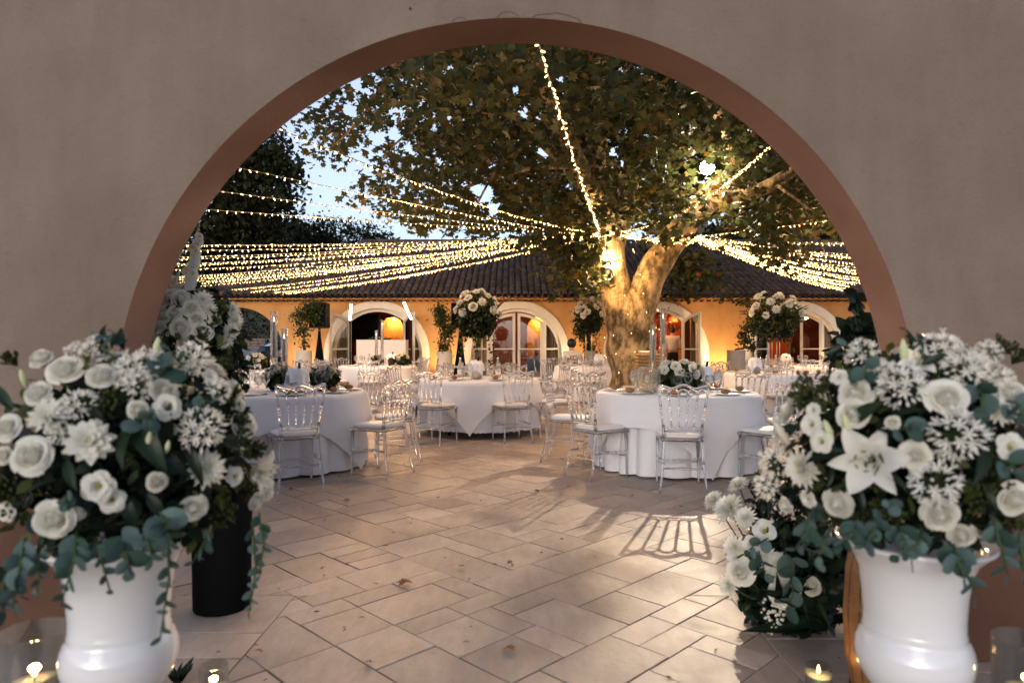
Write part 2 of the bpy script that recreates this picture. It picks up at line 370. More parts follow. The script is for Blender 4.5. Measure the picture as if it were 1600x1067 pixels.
def clip(poly, a, b, c):   # keep a*x+b*y+c >= 0
    out = []
    for i in range(len(poly)):
        p, q = poly[i], poly[(i + 1) % len(poly)]
        dp = a * p[0] + b * p[1] + c; dq = a * q[0] + b * q[1] + c
        if dp >= 0: out.append(p)
        if dp * dq < 0: t = dp / (dp - dq); out.append((p[0] + (q[0] - p[0]) * t, p[1] + (q[1] - p[1]) * t))
    return out
def tidy(p):
    q = [p[i] for i in range(len(p)) if math.dist(p[i], p[i - 1]) > .004]
    return q
def area(p): return abs(sum(p[i][0] * p[(i + 1) % len(p)][1] - p[(i + 1) % len(p)][0] * p[i][1] for i in range(len(p)))) / 2
def inset(p, d):
    cx = sum(q[0] for q in p) / len(p); cy_ = sum(q[1] for q in p) / len(p); out = []
    n = len(p)
    sgn = 1 if sum(p[i][0] * p[(i + 1) % n][1] - p[(i + 1) % n][0] * p[i][1] for i in range(n)) > 0 else -1
    for i in range(n):
        a, b, c = Vector(p[i - 1]), Vector(p[i]), Vector(p[(i + 1) % n])
        u = (b - a).normalized(); v = (c - b).normalized()
        n1 = Vector((-u.y, u.x)) * sgn; n2 = Vector((-v.y, v.x)) * sgn
        k = (n1 + n2); L_ = max(k.length_squared, .25)
        out.append(tuple(b + k * (2 * d / L_)))
    return out
def stone_into(mb, poly, dz, bev=.0015, depth=.03):
    j_ = rnd.uniform(.0015, .0045); a = inset(poly, j_); b = inset(poly, j_ + bev); n = len(a)
    jit = [(rnd.uniform(-.0018, .0018), rnd.uniform(-.0018, .0018)) for _ in a]; a = [(p[0] + q[0], p[1] + q[1]) for p, q in zip(a, jit)]; b = [(p[0] + q[0], p[1] + q[1]) for p, q in zip(b, jit)]
    tilt = (rnd.uniform(-1, 1) * .0012, rnd.uniform(-1, 1) * .0012)
    vs = [(p[0], p[1], -depth + .002) for p in a] + [(p[0], p[1], dz - .001) for p in a] + [(p[0], p[1], dz + (p[0] - a[0][0]) * tilt[0] + (p[1] - a[0][1]) * tilt[1]) for p in b]
    fs = [tuple(range(2 * n, 3 * n))]
    for k in (0, n):
        for i in range(n): j = (i + 1) % n; fs.append((k + i, k + j, k + n + j, k + n + i))
    mb.tn = rnd.random(); mb.add(vs, fs, 0)
MOD = .15
random.seed(3)
def pave():
    occ = set(); out = []
    sizes = [(3, 2), (2, 3), (3, 2), (2, 3), (2, 2), (2, 2), (1, 2), (2, 1)]
    u0 = Vector((.7071, .7071)); v0 = Vector((-.7071, .7071))
    rng = random.Random(11)
    N_ = 165
    for i in range(-45, N_):
        for j in range(-66, N_):
            if (i, j) in occ: continue
            c = u0 * (i * MOD) + v0 * (j * MOD)
            if c.y < .2 or c.y > 20.9 or abs(c.x) > 1.3 + c.y * .78: continue
            order = sizes[:]; rng.shuffle(order); order += [(2, 2), (2, 1), (1, 2), (1, 1)]
            for (a, b) in order:
                cells = [(i + k, j + l) for k in range(a) for l in range(b)]
                if all(x not in occ for x in cells): break
            occ.update(cells)
            p = [u0 * (x * MOD) + v0 * (y * MOD) for x, y in ((i, j), (i + a, j), (i + a, j + b), (i, j + b))]
            out.append([tuple(q) for q in p])
    return out
stones = []
SB = 3.43; SX = 1.09
for p in pave():
    a = clip(p, 0, 1, -SB)
    a = tidy(a)
    if len(a) > 2 and area(a) > .0006: 
        b = clip(clip(clip(p, 0, -1, SB), 1, 0, SX), -1, 0, SX)
        b = tidy(b)
        if len(b) > 2 and area(b) > .0006 and all(abs(q[0]) < SX for q in p): stones.append(p); continue
        stones.append(a)
    b = clip(clip(clip(p, 0, -1, SB), 1, 0, SX), -1, 0, SX)
    b = tidy(b)
    if len(b) > 2 and area(b) > .0006: stones.append(b)
for sd in (-1, 1):     # straight courses either side of the archway
    y = SB; k = 0
    while y > .6:
        h = (.44, .24, .52, .38)[k % 4] if sd < 0 else (.50, .30, .42, .26)[k % 4]; k += 1
        x = SX; 
        while x < 3.2:
            w = rnd.choice((.45, .6, .75)); xs = sorted((sd * x, sd * (x + w)))
            stones.append([(xs[0], y - h), (xs[1], y - h), (xs[1], y), (xs[0], y)]); x += w
        y -= h
def visible_px(p):
    c = (sum(q[0] for q in p) / len(p), sum(q[1] for q in p) / len(p))
    if c[1] < 2.35 or abs(c[0]) > .62 * c[1]: return 0
    return area(p) * F * F * EYE / c[1] ** 3
ranked = sorted(stones, key=visible_px, reverse=True)
for p in ranked[:298]:
    mb = MB(); c = (sum(q[0] for q in p) / len(p), sum(q[1] for q in p) / len(p))
    stone_into(mb, p, rnd.uniform(-.0015, .0015))
    link('paving_stone', mb.mesh('paving_stone', M['stone'], False), court)
mb = MB()
for p in ranked[298:]: stone_into(mb, p, rnd.uniform(-.0015, .0015), .004)
mb.build('paving_stones', M['stone'], court, False, kind='stuff')

# ================================================================== wall with round openings
def arched_wall(mb, x0, x1, z0, z1, holes, y, thick, mi=0, mr=1, n=28, back=True):
    """front face at y, reveals going back by thick; holes = (centre, half width, spring height)"""
    holes = sorted(holes); xs = x0
    for yy, flip in (((y, False), (y + thick, True)) if back else ((y, False),)):
        xs = x0
        def quad(a, b, c, d):
            mb.add([(a[0], yy, a[1]), (b[0], yy, b[1]), (c[0], yy, c[1]), (d[0], yy, d[1])], [(3, 2, 1, 0) if flip else (0, 1, 2, 3)], mi)
        for (hx, hw, hs) in holes:
            quad((xs, z0), (hx - hw, z0), (hx - hw, z1), (xs, z1))
            for k in range(n):
                a, b = math.pi * (1 - k / n), math.pi * (1 - (k + 1) / n)
                p = (hx + hw * math.cos(a), hs + hw * math.sin(a)); q = (hx + hw * math.cos(b), hs + hw * math.sin(b))
                quad(p, q, (q[0], z1), (p[0], z1))
            xs = hx + hw
        quad((xs, z0), (x1, z0), (x1, z1), (xs, z1))
    for (hx, hw, hs) in holes:
        reveal(mb, hx, hw, hs, z0, y, thick, mr, n)
def arc_path(hx, hw, hs, z0, n=28):
    return [(hx - hw, z0)] + [(hx + hw * math.cos(math.pi * (1 - k / n)), hs + hw * math.sin(math.pi * (1 - k / n))) for k in range(n + 1)] + [(hx + hw, z0)]
def reveal(mb, hx, hw, hs, z0, y, thick, mi, n=28, rev=False):
    p = arc_path(hx, hw, hs, z0, n)
    for i in range(len(p) - 1):
        a, b = p[i], p[i + 1]
        mb.add([(a[0], y, a[1]), (b[0], y, b[1]), (b[0], y + thick, b[1]), (a[0], y + thick, a[1])], [(3, 2, 1, 0) if rev else (0, 1, 2, 3)], mi)
def arch_ring(mb, hx, r0, r1, hs, z0, y, depth, mi=0, n=28):
    """a flat band following an arch, standing proud of the wall towards the viewer"""
    a = arc_path(hx, r0, hs, z0, n); b = arc_path(hx, r1, hs, z0, n)
    for i in range(len(a) - 1):
        mb.add([(a[i][0], y, a[i][1]), (a[i + 1][0], y, a[i + 1][1]), (b[i + 1][0], y, b[i + 1][1]), (b[i][0], y, b[i][1])], [(0, 1, 2, 3)], mi)
    reveal(mb, hx, r1, hs, z0, y, depth, mi, n); reveal(mb, hx, r0, hs, z0, y, depth, mi, n, True)

# the archway wall the photograph is taken through
AY, AT = 2.72, .235
AR = 628 / F * AY; AS = EYE - 121 / F * AY
AX = 5 / F * AY
aw = MB()
arched_wall(aw, -7, 7, -.02, 4.6, [(AX, AR, AS)], AY, AT, 0, 1, 96)
aw.add([(-7, AY, 4.6), (7, AY, 4.6), (7, AY + AT, 4.6), (-7, AY + AT, 4.6)], [(0, 1, 2, 3)], 0)
wall = aw.build('archway_wall', [M['plaster'], M['soffit']], smooth=False)
tag(wall, 'rough beige plastered wall with a round archway framing the courtyard', 'wall')
pb = MB()
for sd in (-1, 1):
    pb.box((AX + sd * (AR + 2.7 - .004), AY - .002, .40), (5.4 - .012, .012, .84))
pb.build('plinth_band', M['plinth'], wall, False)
# cracks where the render has split along the top of the arch, and a nail hole
cr = MB()
for a0, a1, lift in ((99, 97, .012), (92.5, 89.5, .02), (87.5, 80.5, .02)):
    pts = []
    for k in range(13):
        t = k / 12; a = R(a0 + (a1 - a0) * t); rr = AR + .004 + lift * math.sin(math.pi * t) ** .6 + rnd.uniform(-.002, .002)
        pts.append((AX + rr * math.cos(a), AY - .0005, AS + rr * math.sin(a)))
    cr.tube(pts, .0015, 5)
cr.ball((at(641, 14, AY).x, AY - .002, at(641, 14, AY).z), .006, 8, 5)
cr.build('plaster_crack', M['bark_dark'], wall)

# ================================================================== the villa
FY = 21.0
DOORS = [-4.15, .138, 4.43, 8.72]; GATE = -8.44
SPR = .93; RO, RI = 1.60, 1.39
villa = thing('villa', 'low ochre house with arched white doors and a tiled roof', 'house', (0, 0, 0))
fw = MB()
arched_wall(fw, -15, 13, -.05, 2.62, [(d, RI + .05, SPR) for d in DOORS] + [(GATE, 1.42, SPR)], FY, .32, 0, 0, 32)
fw.build('facade', [M['ochre']], villa, False)
for d in DOORS:
    r = MB(); arch_ring(r, d, RI, RO + .02, SPR, -.02, FY - .05, .12, 0, 36); r.build('arch_trim', M['trim'], villa, False)

def leaf_outline(w, hs, hb, r0):
    pass
def door_leaf(hx, sgn, ang, name='door_leaf', rin=RI - .04, hinge=.82):
    """sgn -1: left leaf hinged at hx-hinge; tall side towards the middle of the opening; ang = how far it swings out"""
    wdt = hinge - .035; n = 10
    prof = []
    for k in range(n + 1):
        u = k / n * wdt                      # from hinge to middle
        x = hinge - u; z = SPR + math.sqrt(max(rin ** 2 - x ** 2, 0)) - .10
        prof.append((u, z))
    mb = MB(); st = .085; th = .045
    def slab(quadpts):
        vs = [(p[0], -th / 2, p[1]) for p in quadpts] + [(p[0], th / 2, p[1]) for p in quadpts]
        mb.add(vs, [(0, 1, 2, 3), (7, 6, 5, 4), (0, 4, 5, 1), (1, 5, 6, 2), (2, 6, 7, 3), (3, 7, 4, 0)])
    z0 = .03
    slab([(0, z0), (st, z0), (st, prof[1][1] - .0), (0, prof[0][1])])
    slab([(wdt - st, z0), (wdt, z0), (wdt, prof[-1][1]), (wdt - st, prof[-2][1])])
    slab([(st, z0), (wdt - st, z0), (wdt - st, z0 + .14), (st, z0 + .14)])
    slab([(st, 1.05), (wdt - st, 1.05), (wdt - st, 1.09), (st, 1.09)])
    for k in range(n):
        a, b = prof[k], prof[k + 1]
        if a[0] < st - .01 or b[0] > wdt - st + .01: continue
        slab([(a[0], a[1] - .09), (b[0], b[1] - .09), (b[0], b[1]), (a[0], a[1])])
    if sgn > 0: mb.v = [(-p[0], p[1], p[2]) for p in mb.v]
    a_ = -ang if sgn < 0 else ang
    o = mb.build(name, M['trim'], villa, False)
    o.location = (hx + sgn * hinge, FY + (.02 if ang else .14), 0); o.rotation_euler = (0, 0, R(a_))
    gp = MB(); top = [(p[0], p[1] - .05) for p in prof if st - .01 < p[0] < wdt - st + .01]
    poly = [(st, z0 + .1)] + [(wdt - st, z0 + .1)] + [(p[0], p[1]) for p in reversed(top)]
    if sgn > 0: poly = [(-p[0], p[1]) for p in poly]
    vs = [(p[0], -.004, p[1]) for p in poly]; vs2 = [(p[0], .004, p[1]) for p in poly]; m_ = len(vs)
    gp.add(vs + vs2, [tuple(range(m_)), tuple(range(2 * m_ - 1, m_ - 1, -1))]); gp.build('glass_pane', M['pane'], o, False)
    h = MB(); hx_ = (wdt - .04) * (1 if sgn < 0 else -1)
    h.tube([(hx_, -.03, 1.0), (hx_, -.07, 1.0), (hx_ - .10 * (1 if sgn < 0 else -1), -.07, 1.0)], .009, 6); h.build('handle', M['steel'], o)
def side_light(hx, sgn):
    """fixed curved window beside the doors, with its mullion"""
    mb = MB(); x = hx + sgn * .87; z = SPR + math.sqrt((RI - .02) ** 2 - .87 ** 2)
    mb.box((x, FY + .13, z / 2), (.10, .08, z))
    a, b = sorted((hx + sgn * .92, hx + sgn * (RI - .01)))
    mb.box(((a + b) / 2, FY + .14, 1.07), (b - a, .05, .05))
    fr = mb.build('window_frame', M['trim'], villa, False)
    gp = MB(); n = 8; us = [hx + sgn * (.92 + (RI - .93) * k / n) for k in range(n + 1)]
    poly = [(us[0], .02), (us[-1], .02)] + [(u, SPR + math.sqrt(max((RI - .005) ** 2 - (u - hx) ** 2, 0))) for u in reversed(us)]
    gp.add([(p[0], FY + .15, p[1]) for p in poly], [tuple(range(len(poly)))]); gp.build('glass_pane', M['pane'], fr, False)
    cu = MB(); k0, k1 = hx + sgn * .90, hx + sgn * 1.30; n = 40
    cu.grid(lambda u, v: (k0 + (k1 - k0) * u, FY + .36 + .025 * math.sin(u * 30) + .01 * math.sin(u * 71), .03 + v * 2.2), n, 2)
    cu.build('curtain', M['curtain'], villa)
def head_frame(hx):
    mb = MB(); arch_ring(mb, hx, RI - .10, RI + .04, SPR, 0, FY + .10, .08, 0, 30); mb.build('door_frame', M['trim'], villa, False)
for i, d in enumerate(DOORS):
    head_frame(d); side_light(d, -1); side_light(d, 1)
    la, ra = ((128, 122), (0, 0), (150, 118), (140, -62))[i]
    door_leaf(d, -1, la); door_leaf(d, 1, ra)

# rooms behind the doors
NY = 25.6
NICHES = [at(613, 0, NY).x, at(842, 0, NY).x]
rm = MB(); arched_wall(rm, -6.6, 12.6, 0, 2.75, [(NICHES[0], .40, 1.82), (NICHES[1], .44, 1.80)], NY, .02, 0, 0, 20, back=False)
rm.box((-6.65, 23.4, 1.37), (.1, 4.3, 2.74)); rm.box((12.65, 23.4, 1.37), (.1, 4.3, 2.74)); rm.box((6.5, 24.3, 1.37), (.12, 2.6, 2.74))
rm.build('room_wall', M['red_room'], villa, False)
pn = MB(); pn.box(((DOORS[3]) - .0, 24.6, .86), (2.6, .06, 1.72)); pn.build('room_panel', M['red_panel'], villa, False)
rf = MB(); rf.box((3, 23.5, -.012), (19.2, 4.36, .02)); rf.build('room_floor', M['room_floor'], villa, False)
rc = MB(); rc.box((3, 23.5, 2.80), (19.4, 4.4, .04)); rc.build('room_ceiling', M['ceiling'], villa, False)
for k, nx in enumerate(NICHES):
    nb = MB(); hw = (.40, .44)[k]; hs = (1.82, 1.80)[k]; z0 = .75
    reveal(nb, nx, hw, hs, z0, NY + .001, .34, 0, 20)
    p = arc_path(nx, hw, hs, z0, 20); nb.add([(q[0], NY + .34, q[1]) for q in p], [tuple(range(len(p)))])
    nb.add([(nx - hw, NY, z0), (nx + hw, NY, z0), (nx + hw, NY + .34, z0), (nx - hw, NY + .34, z0)], [(0, 1, 2, 3)])
    nb.build('niche', M['niche'], villa, False)
    lp = MB(); lp.lathe([(.0, .03), (.035, .03), (.035, -.01), (.0, -.01)], 12, (nx + .05, NY + .12, hs + hw - .07)); lp.build('niche_lamp', mat('niche_lamp_glow', (1, .8, .5), emit=(1, .66, .3), estr=30), villa)
    point('niche_light', (nx + .05, NY + .06, hs + hw - .16), 9, (1, .58, .22), .05)
    # dried palm fronds standing in the niche
    fr = thing('dried_frond_bouquet', ('spiky dried fronds standing in the lit niche behind the white booth', 'dried stems standing in the lit niche behind the closed doors')[k], 'dried plant', (nx + (.02, -.1)[k], NY + .16, z0))
    v = MB(); v.lathe([(.0, 0), (.06, 0), (.09, .12), (.05, .24), (.06, .27)], 12); v.build('vase', M['bark_dark'], fr)
    f_ = MB()
    for q in range(34):
        a = rnd.uniform(0, 6.28); sp = rnd.uniform(.05, .30 if k == 0 else .14); L_ = rnd.uniform(.35, .75)
        f_.tube([(0, 0, .22), (sp * .5 * math.cos(a), sp * .3 * math.sin(a), .22 + L_ * .5), (sp * math.cos(a), sp * .4 * math.sin(a), .22 + L_ * .8)], [.006, .012, .003], 4)
    f_.build('fronds', mat('dried_frond', (.30, .10, .03), .9), fr, kind='stuff')

# ------------------------------------------------------------------ roof
EZ, EYV = 2.66, 20.5; RIDGE_Y, RIDGE_Z = 27.0, 5.2; HIPX0, HIPX1 = -9.7, -5.7
slope = (RIDGE_Z - EZ) / (RIDGE_Y - EYV)
rd = MB()
rd.add([(HIPX0, EYV, EZ), (13.5, EYV, EZ), (13.5, RIDGE_Y, RIDGE_Z), (HIPX1, RIDGE_Y, RIDGE_Z)], [(0, 1, 2, 3)])
rd.add([(HIPX0, EYV, EZ), (HIPX1, RIDGE_Y, RIDGE_Z), (HIPX0, 33, EZ)], [(0, 1, 2)])
rd.add([(HIPX0, 33, EZ), (HIPX1, RIDGE_Y, RIDGE_Z), (13.5, RIDGE_Y, RIDGE_Z), (13.5, 33, EZ)], [(0, 1, 2, 3)])
rd.add([(-15, EYV + .1, 2.60), (-15, FY + .5, 2.60), (HIPX0, FY + .5, 2.60), (HIPX0, EYV + .1, 2.60), (-15, FY + .2, 2.95), (HIPX0, FY + .2, 2.95)], [(0, 3, 5, 4), (4, 5, 2, 1)])
rd.build('roof_deck', M['roofdeck'], villa, False)
soff = MB(); soff.box(((HIPX0 + 13.5) / 2, 20.86, 2.60), (23.2, .30, .05)); soff.build('eave_board', M['ochre'], villa, False)
PITCH, EXPO = .20, .37
def tile_mesh(up=True, L_=.43, r0=.092, r1=.078, n=6):
    mb = MB(); mb.tn = .5; s = 1 if up else -1
    vs = []
    for (y, r) in ((0, r0), (L_, r1)):
        for rr in (r, r - .016):
            for k in range(n + 1):
                a = math.pi * k / n; vs.append((rr * math.cos(a), y, s * rr * math.sin(a) * .85))
    w = n + 1; fs = []
    for k in range(n):
        fs.append((k, k + 1, 2 * w + k + 1, 2 * w + k)); fs.append((k, w + k, w + k + 1, k + 1))
    return vs, fs
TV, TF = tile_mesh()
def tile_variant(t):
    mb = MB(); mb.tn = t; mb.add(TV, TF); return mb.mesh('roof_tile', M['tile'])
TM = [tile_variant(t) for t in (.1, .35, .6, .85)]
sang = math.atan(slope)
def tile_pos(c, r_): 
    y = EYV - .06 + r_ * EXPO * math.cos(sang); return (c, y, EZ + (y - EYV) * slope + .035)
cols = [x * PITCH for x in range(int(-9.6 / PITCH), int(13.2 / PITCH))]
rest = MB(); npart = 0
for r_ in range(19):
    for c in cols:
        y = EYV + r_ * EXPO * math.cos(sang)
        if c < HIPX0 + (HIPX1 - HIPX0) * (y - EYV) / (RIDGE_Y - EYV) + .1 or y > RIDGE_Y - .1: continue
        px = c / y * F + 800
        p = tile_pos(c + rnd.uniform(-.008, .008), r_)
        if r_ < 3 and 480 < px < 1340 and npart < 296 and (r_ < 2 or px < 930):
            npart += 1
            link('roof_tile', rnd.choice(TM), villa, p, rot=(sang - .035 + rnd.uniform(-.01, .01), 0, rnd.uniform(-.02, .02)))
        else:
            Mx = Matrix.Rotation(rnd.uniform(-.02, .02), 3, 'Z') @ Matrix.Rotation(sang - .035 + rnd.uniform(-.012, .012), 3, 'X'); rest.tn = rnd.random()
            rest.add([Mx @ Vector(v) + Vector(p) for v in TV], TF)
# hip and ridge cappings
for (a, b) in (((HIPX0, EYV, EZ), (HIPX1, RIDGE_Y, RIDGE_Z)), ((HIPX1, RIDGE_Y, RIDGE_Z), (13.2, RIDGE_Y, RIDGE_Z))):
    a, b = Vector(a), Vector(b); n = int((b - a).length / .36); q = (b - a).to_track_quat('Y', 'Z').to_matrix()
    for k in range(n):
        rest.tn = rnd.random(); rest.add([q @ (Vector(v) * 1.15) + a + (b - a) * (k / n) + Vector((0, 0, .06)) for v in TV], TF)
for x in range(int(-15 / PITCH), int(-9.7 / PITCH)):
    rest.tn = rnd.random(); Mx = Matrix.Rotation(.6, 3, 'X'); rest.add([Mx @ Vector(v) + Vector((x * PITCH, EYV + .2, 2.66)) for v in TV], TF)
# two corbelled rows of tile ends under the eave
for row, (yy, zz, off) in enumerate(((20.62, 2.60, .0), (20.74, 2.52, .1))):
    for x in range(int(-15 / PITCH), int(13 / PITCH)):
        rest.tn = rnd.random(); rest.add([Vector((v[0], v[1], v[2])) + Vector((x * PITCH + off, yy, zz)) for v in TV], TF)
rest.build('roof_tiles', M['tile'], villa, True, kind='stuff')
# small farther roof glimpsed through the tree on the right
fr_ = thing('far_house', 'far tiled roof glimpsed through the tree on the right', 'house', (16, 46, 0))
rb = MB(); rb.add([(-7, -3, 8.0), (7, -3, 8.0), (7, 3, 9.7), (-7, 3, 9.7)], [(0, 1, 2, 3)]); rb.build('roof', M['tile'], fr_, False)
wb = MB(); wb.box((0, 1, 4.2), (13, 6, 7.7)); wb.build('wall', M['ochre'], fr_, False)

# ------------------------------------------------------------------ beyond the gateway
rw = thing('rubble_wall', 'low dry-stone wall along the drive seen through the gateway', 'wall', (-14, 40, .9))
sb = MB()
for zrow in range(4):
    x = -7.0 + rnd.uniform(0, .3)
    while x < 9:
        w = rnd.uniform(.22, .5); sb.bbox((x + w / 2, rnd.uniform(-.04, .04), .07 + zrow * .155), (w - .02, .4, .145), .03); x += w
sb.build('stones', M['rubble'], rw, False, kind='stuff')
# parked car, seen head-on beyond the gateway
car = thing('parked_car', 'dark blue car parked on the drive beyond the gateway', 'car', (at(407, 0, 27).x + 1.45, 27, .28))
def car_body():
    secs = []   # (y, half width, z bottom, z shoulder, z top, half width at top)
    mb = MB()
    prof = [(-2.0, .72, .35, .62, .70, .66), (-1.9, .86, .25, .72, .86, .78), (-1.1, .90, .22, .86, .98, .80), (-.75, .90, .22, .92, 1.02, .80), (-.15, .91, .22, .95, 1.62, .66), (.6, .91, .22, .97, 1.70, .67), (1.5, .90, .24, .97, 1.66, .66), (2.05, .86, .30, .95, 1.45, .64), (2.15, .82, .38, .9, 1.0, .7)]
    def sec(y, hw, zb, zs, zt, ht):
        return [(-hw * .92, y, zb), (-hw, y, zb + .12), (-hw, y, zs), (-ht, y, zt - .04), (-ht * .8, y, zt), (ht * .8, y, zt), (ht, y, zt - .04), (hw, y, zs), (hw, y, zb + .12), (hw * .92, y, zb)]
    vs = sum([sec(*p) for p in prof], []); n = 10; fs = []; ms = []
    o = 0
    for k in range(len(prof) - 1):
        for i in range(n - 1): 
            glass = 3 <= k <= 6 and i in (2, 6) or (k == 3 and i in (3, 4, 5))
            mb.add([vs[k * n + i], vs[k * n + i + 1], vs[(k + 1) * n + i + 1], vs[(k + 1) * n + i]], [(0, 1, 2, 3)], 1 if glass else 0)
    mb.add(vs[:n], [tuple(range(n))], 0); mb.add(vs[-n:], [tuple(range(n))[::-1]], 0)
    return mb
car_body().build('body', [M['car_paint'], M['car_glass']], car, False)
for sx in (-1, 1):
    for yy in (-1.3, 1.3):
        w = MB(); w.tube([(sx * .70, yy, .32), (sx * .91, yy, .32)], .32, 16); wo = w.build('wheel', M['rubber'], car)
        h = MB(); h.tube([(sx * .9, yy, .32), (sx * .92, yy, .32)], .2, 12); h.build('rim', M['steel'], wo)
    hl = MB(); hl.ball((sx * .66, -1.93, .66), .1, 10, 6, (1.5, .5, .8)); hl.build('headlight', M['glass'], car)
    mi_ = MB(); mi_.ball((sx * 1.0, -.55, 1.05), .09, 8, 6, (1, .7, .9)); mi_.build('mirror', M['car_paint'], car)
bp = MB(); bp.bbox((0, -2.02, .40), (1.5, .12, .16), .03); bp.build('bumper', M['black'], car, False)
# ================================================================== leaves and trees
nr = np.random.default_rng(5)
def palm_outline():
    a = [(0, 1.0), (16, .60), (40, .88), (62, .50), (95, .68), (128, .40), (180, .10)]
    pts = a + [(-t, r) for t, r in reversed(a[1:-1])]
    return np.array([[math.sin(R(t)) * r * .62, math.cos(R(t)) * r * .6 + .12, -.10 * abs(math.sin(R(t))) * r - .12 * max(0, r - .6)] for t, r in pts])
OUT7 = palm_outline()
PALM_V = np.vstack([[0, .1, .03], OUT7]); NP_ = len(OUT7)
PALM_F = np.array([[0, 1 + (i + 1) % NP_, 1 + i] for i in range(NP_)])
OVAL_V = np.array([[0, 0, 0], [.28, .35, -.04], [.2, .75, -.05], [0, 1, -.10], [-.2, .75, -.05], [-.28, .35, -.04]])
OVAL_F = np.array([[0, 1, 5], [1, 2, 4], [1, 4, 5], [2, 3, 4]])
def rand_rots(n, droop=.6, rng=nr):
    """random leaf frames: blades roughly level, tips drooping"""
    az = rng.uniform(0, 2 * np.pi, n); pit = rng.normal(-droop, .45, n); rol = rng.normal(0, .5, n)
    cz, sz = np.cos(az), np.sin(az); cx, sx = np.cos(pit), np.sin(pit); cy_, sy = np.cos(rol), np.sin(rol)
    Z0 = np.zeros(n); O1 = np.ones(n)
    Rz = np.stack([np.stack([cz, -sz, Z0], -1), np.stack([sz, cz, Z0], -1), np.stack([Z0, Z0, O1], -1)], 1)
    Rx = np.stack([np.stack([O1, Z0, Z0], -1), np.stack([Z0, cx, -sx], -1), np.stack([Z0, sx, cx], -1)], 1)
    Ry = np.stack([np.stack([cy_, Z0, sy], -1), np.stack([Z0, O1, Z0], -1), np.stack([-sy, Z0, cy_], -1)], 1)
    return Rz @ Rx @ Ry
def leaves_mesh(name, pos, size, m, V=PALM_V, Fc=PALM_F, droop=.6, tints=None, rots=None, rng=nr):
    n = len(pos); Rm = rand_rots(n, droop, rng) if rots is None else rots
    vs = np.einsum('nij,vj->nvi', Rm, V) * np.asarray(size).reshape(-1, 1, 1) + pos[:, None, :]
    k = len(V); fs = (Fc[None] + (np.arange(n) * k)[:, None, None]).reshape(-1, 3); nf = len(fs)
    me = bpy.data.meshes.new(name); me.vertices.add(n * k); me.vertices.foreach_set('co', vs.reshape(-1).astype(np.float32))
    me.loops.add(nf * 3); me.loops.foreach_set('vertex_index', fs.reshape(-1).astype(np.int32))
    me.polygons.add(nf); me.polygons.foreach_set('loop_start', np.arange(nf, dtype=np.int32) * 3); me.polygons.foreach_set('loop_total', np.full(nf, 3, np.int32))
    me.update(calc_edges=True)
    t = rng.random(n) if tints is None else tints
    a = me.attributes.new('tint', 'FLOAT', 'FACE'); a.data.foreach_set('value', np.repeat(t, len(Fc)).astype(np.float32))
    me.materials.append(m); return me
def px_of(P): return 800 + P[:, 0] / P[:, 1] * F, 535 - (P[:, 2] - EYE) / P[:, 1] * F
def in_poly(x, y, poly):
    ins = np.zeros(len(x), bool); n = len(poly)
    for i in range(n):
        (x1, y1), (x2, y2) = poly[i], poly[(i + 1) % n]
        c = ((y1 > y) != (y2 > y)) & (x < (x2 - x1) * (y - y1) / ((y2 - y1) or 1e-9) + x1); ins ^= c
    return ins

# the courtyard's plane tree
TX, TY = 2.28, 13.0
plane = thing('plane_tree', 'old plane tree strung with lights, growing among the tables', 'tree', (TX, TY, 0))
def q3(px, py, D): p = at(px, py, D); return Vector((p.x - TX, p.y - TY, p.z))
tr = MB()
def limb(mb, pts, rs, n=14, wob=.03, sub=6):
    P = []; Rr = []
    pts = [Vector(p) for p in pts]; k = len(pts)
    for i in range(k - 1):
        p0, p1, p2, p3 = pts[max(i - 1, 0)], pts[i], pts[i + 1], pts[min(i + 2, k - 1)]
        for s in range(sub):
            t = s / sub
            P.append(.5 * ((2 * p1) + (-p0 + p2) * t + (2 * p0 - 5 * p1 + 4 * p2 - p3) * t * t + (-p0 + 3 * p1 - 3 * p2 + p3) * t ** 3)); Rr.append(rs[i] + (rs[i + 1] - rs[i]) * t)
    P.append(pts[-1]); Rr.append(rs[-1])
    o = len(mb.v); mb.tube(P, Rr, n)
    if wob:
        for i in range(o, len(mb.v)):
            v = Vector(mb.v[i]); ring = min((i - o) // n, len(P) - 1); c = P[ring]; d = v - c
            f_ = 1 + wob * 2 * (math.sin(v.x * 6 + v.z * 3.1) + math.sin(v.y * 7 + v.z * 5.3 + 1) + math.sin(v.z * 9 + v.x * 4)) / 1.6
            mb.v[i] = tuple(c + d * f_)
# fluted main trunk up to the fork
limb(tr, [(0.02, 0, -.05), (.02, 0, .35), (0, 0, 1.0), (-.03, 0, 1.6), (-.02, 0, 1.95), (0.0, 0, 2.2), (0.0, 0, 2.4)], [.60, .48, .43, .42, .425, .34, .10], 28, .05)
L_MAIN = [q3(975, 520, 12.98), q3(966, 475, 12.92), q3(953, 420, 12.9), q3(948, 380, 12.95), q3(940, 320, 13.0), q3(934, 250, 13.1), q3(922, 150, 13.4), q3(905, 20, 14)]
limb(tr, L_MAIN, [.30, .31, .30, .295, .27, .235, .19, .12], 18, .035)
R_MAIN = [q3(992, 525, 13.0), q3(1000, 482, 12.97), q3(1014, 440, 12.9), q3(1034, 398, 12.85), q3(1070, 352, 12.7), q3(1106, 312, 12.6), q3(1142, 280, 12.6), q3(1163, 245, 12.6), q3(1172, 190, 12.7), q3(1180, 90, 13)]
limb(tr, R_MAIN, [.28, .31, .295, .27, .245, .235, .22, .20, .17, .12], 18, .03)
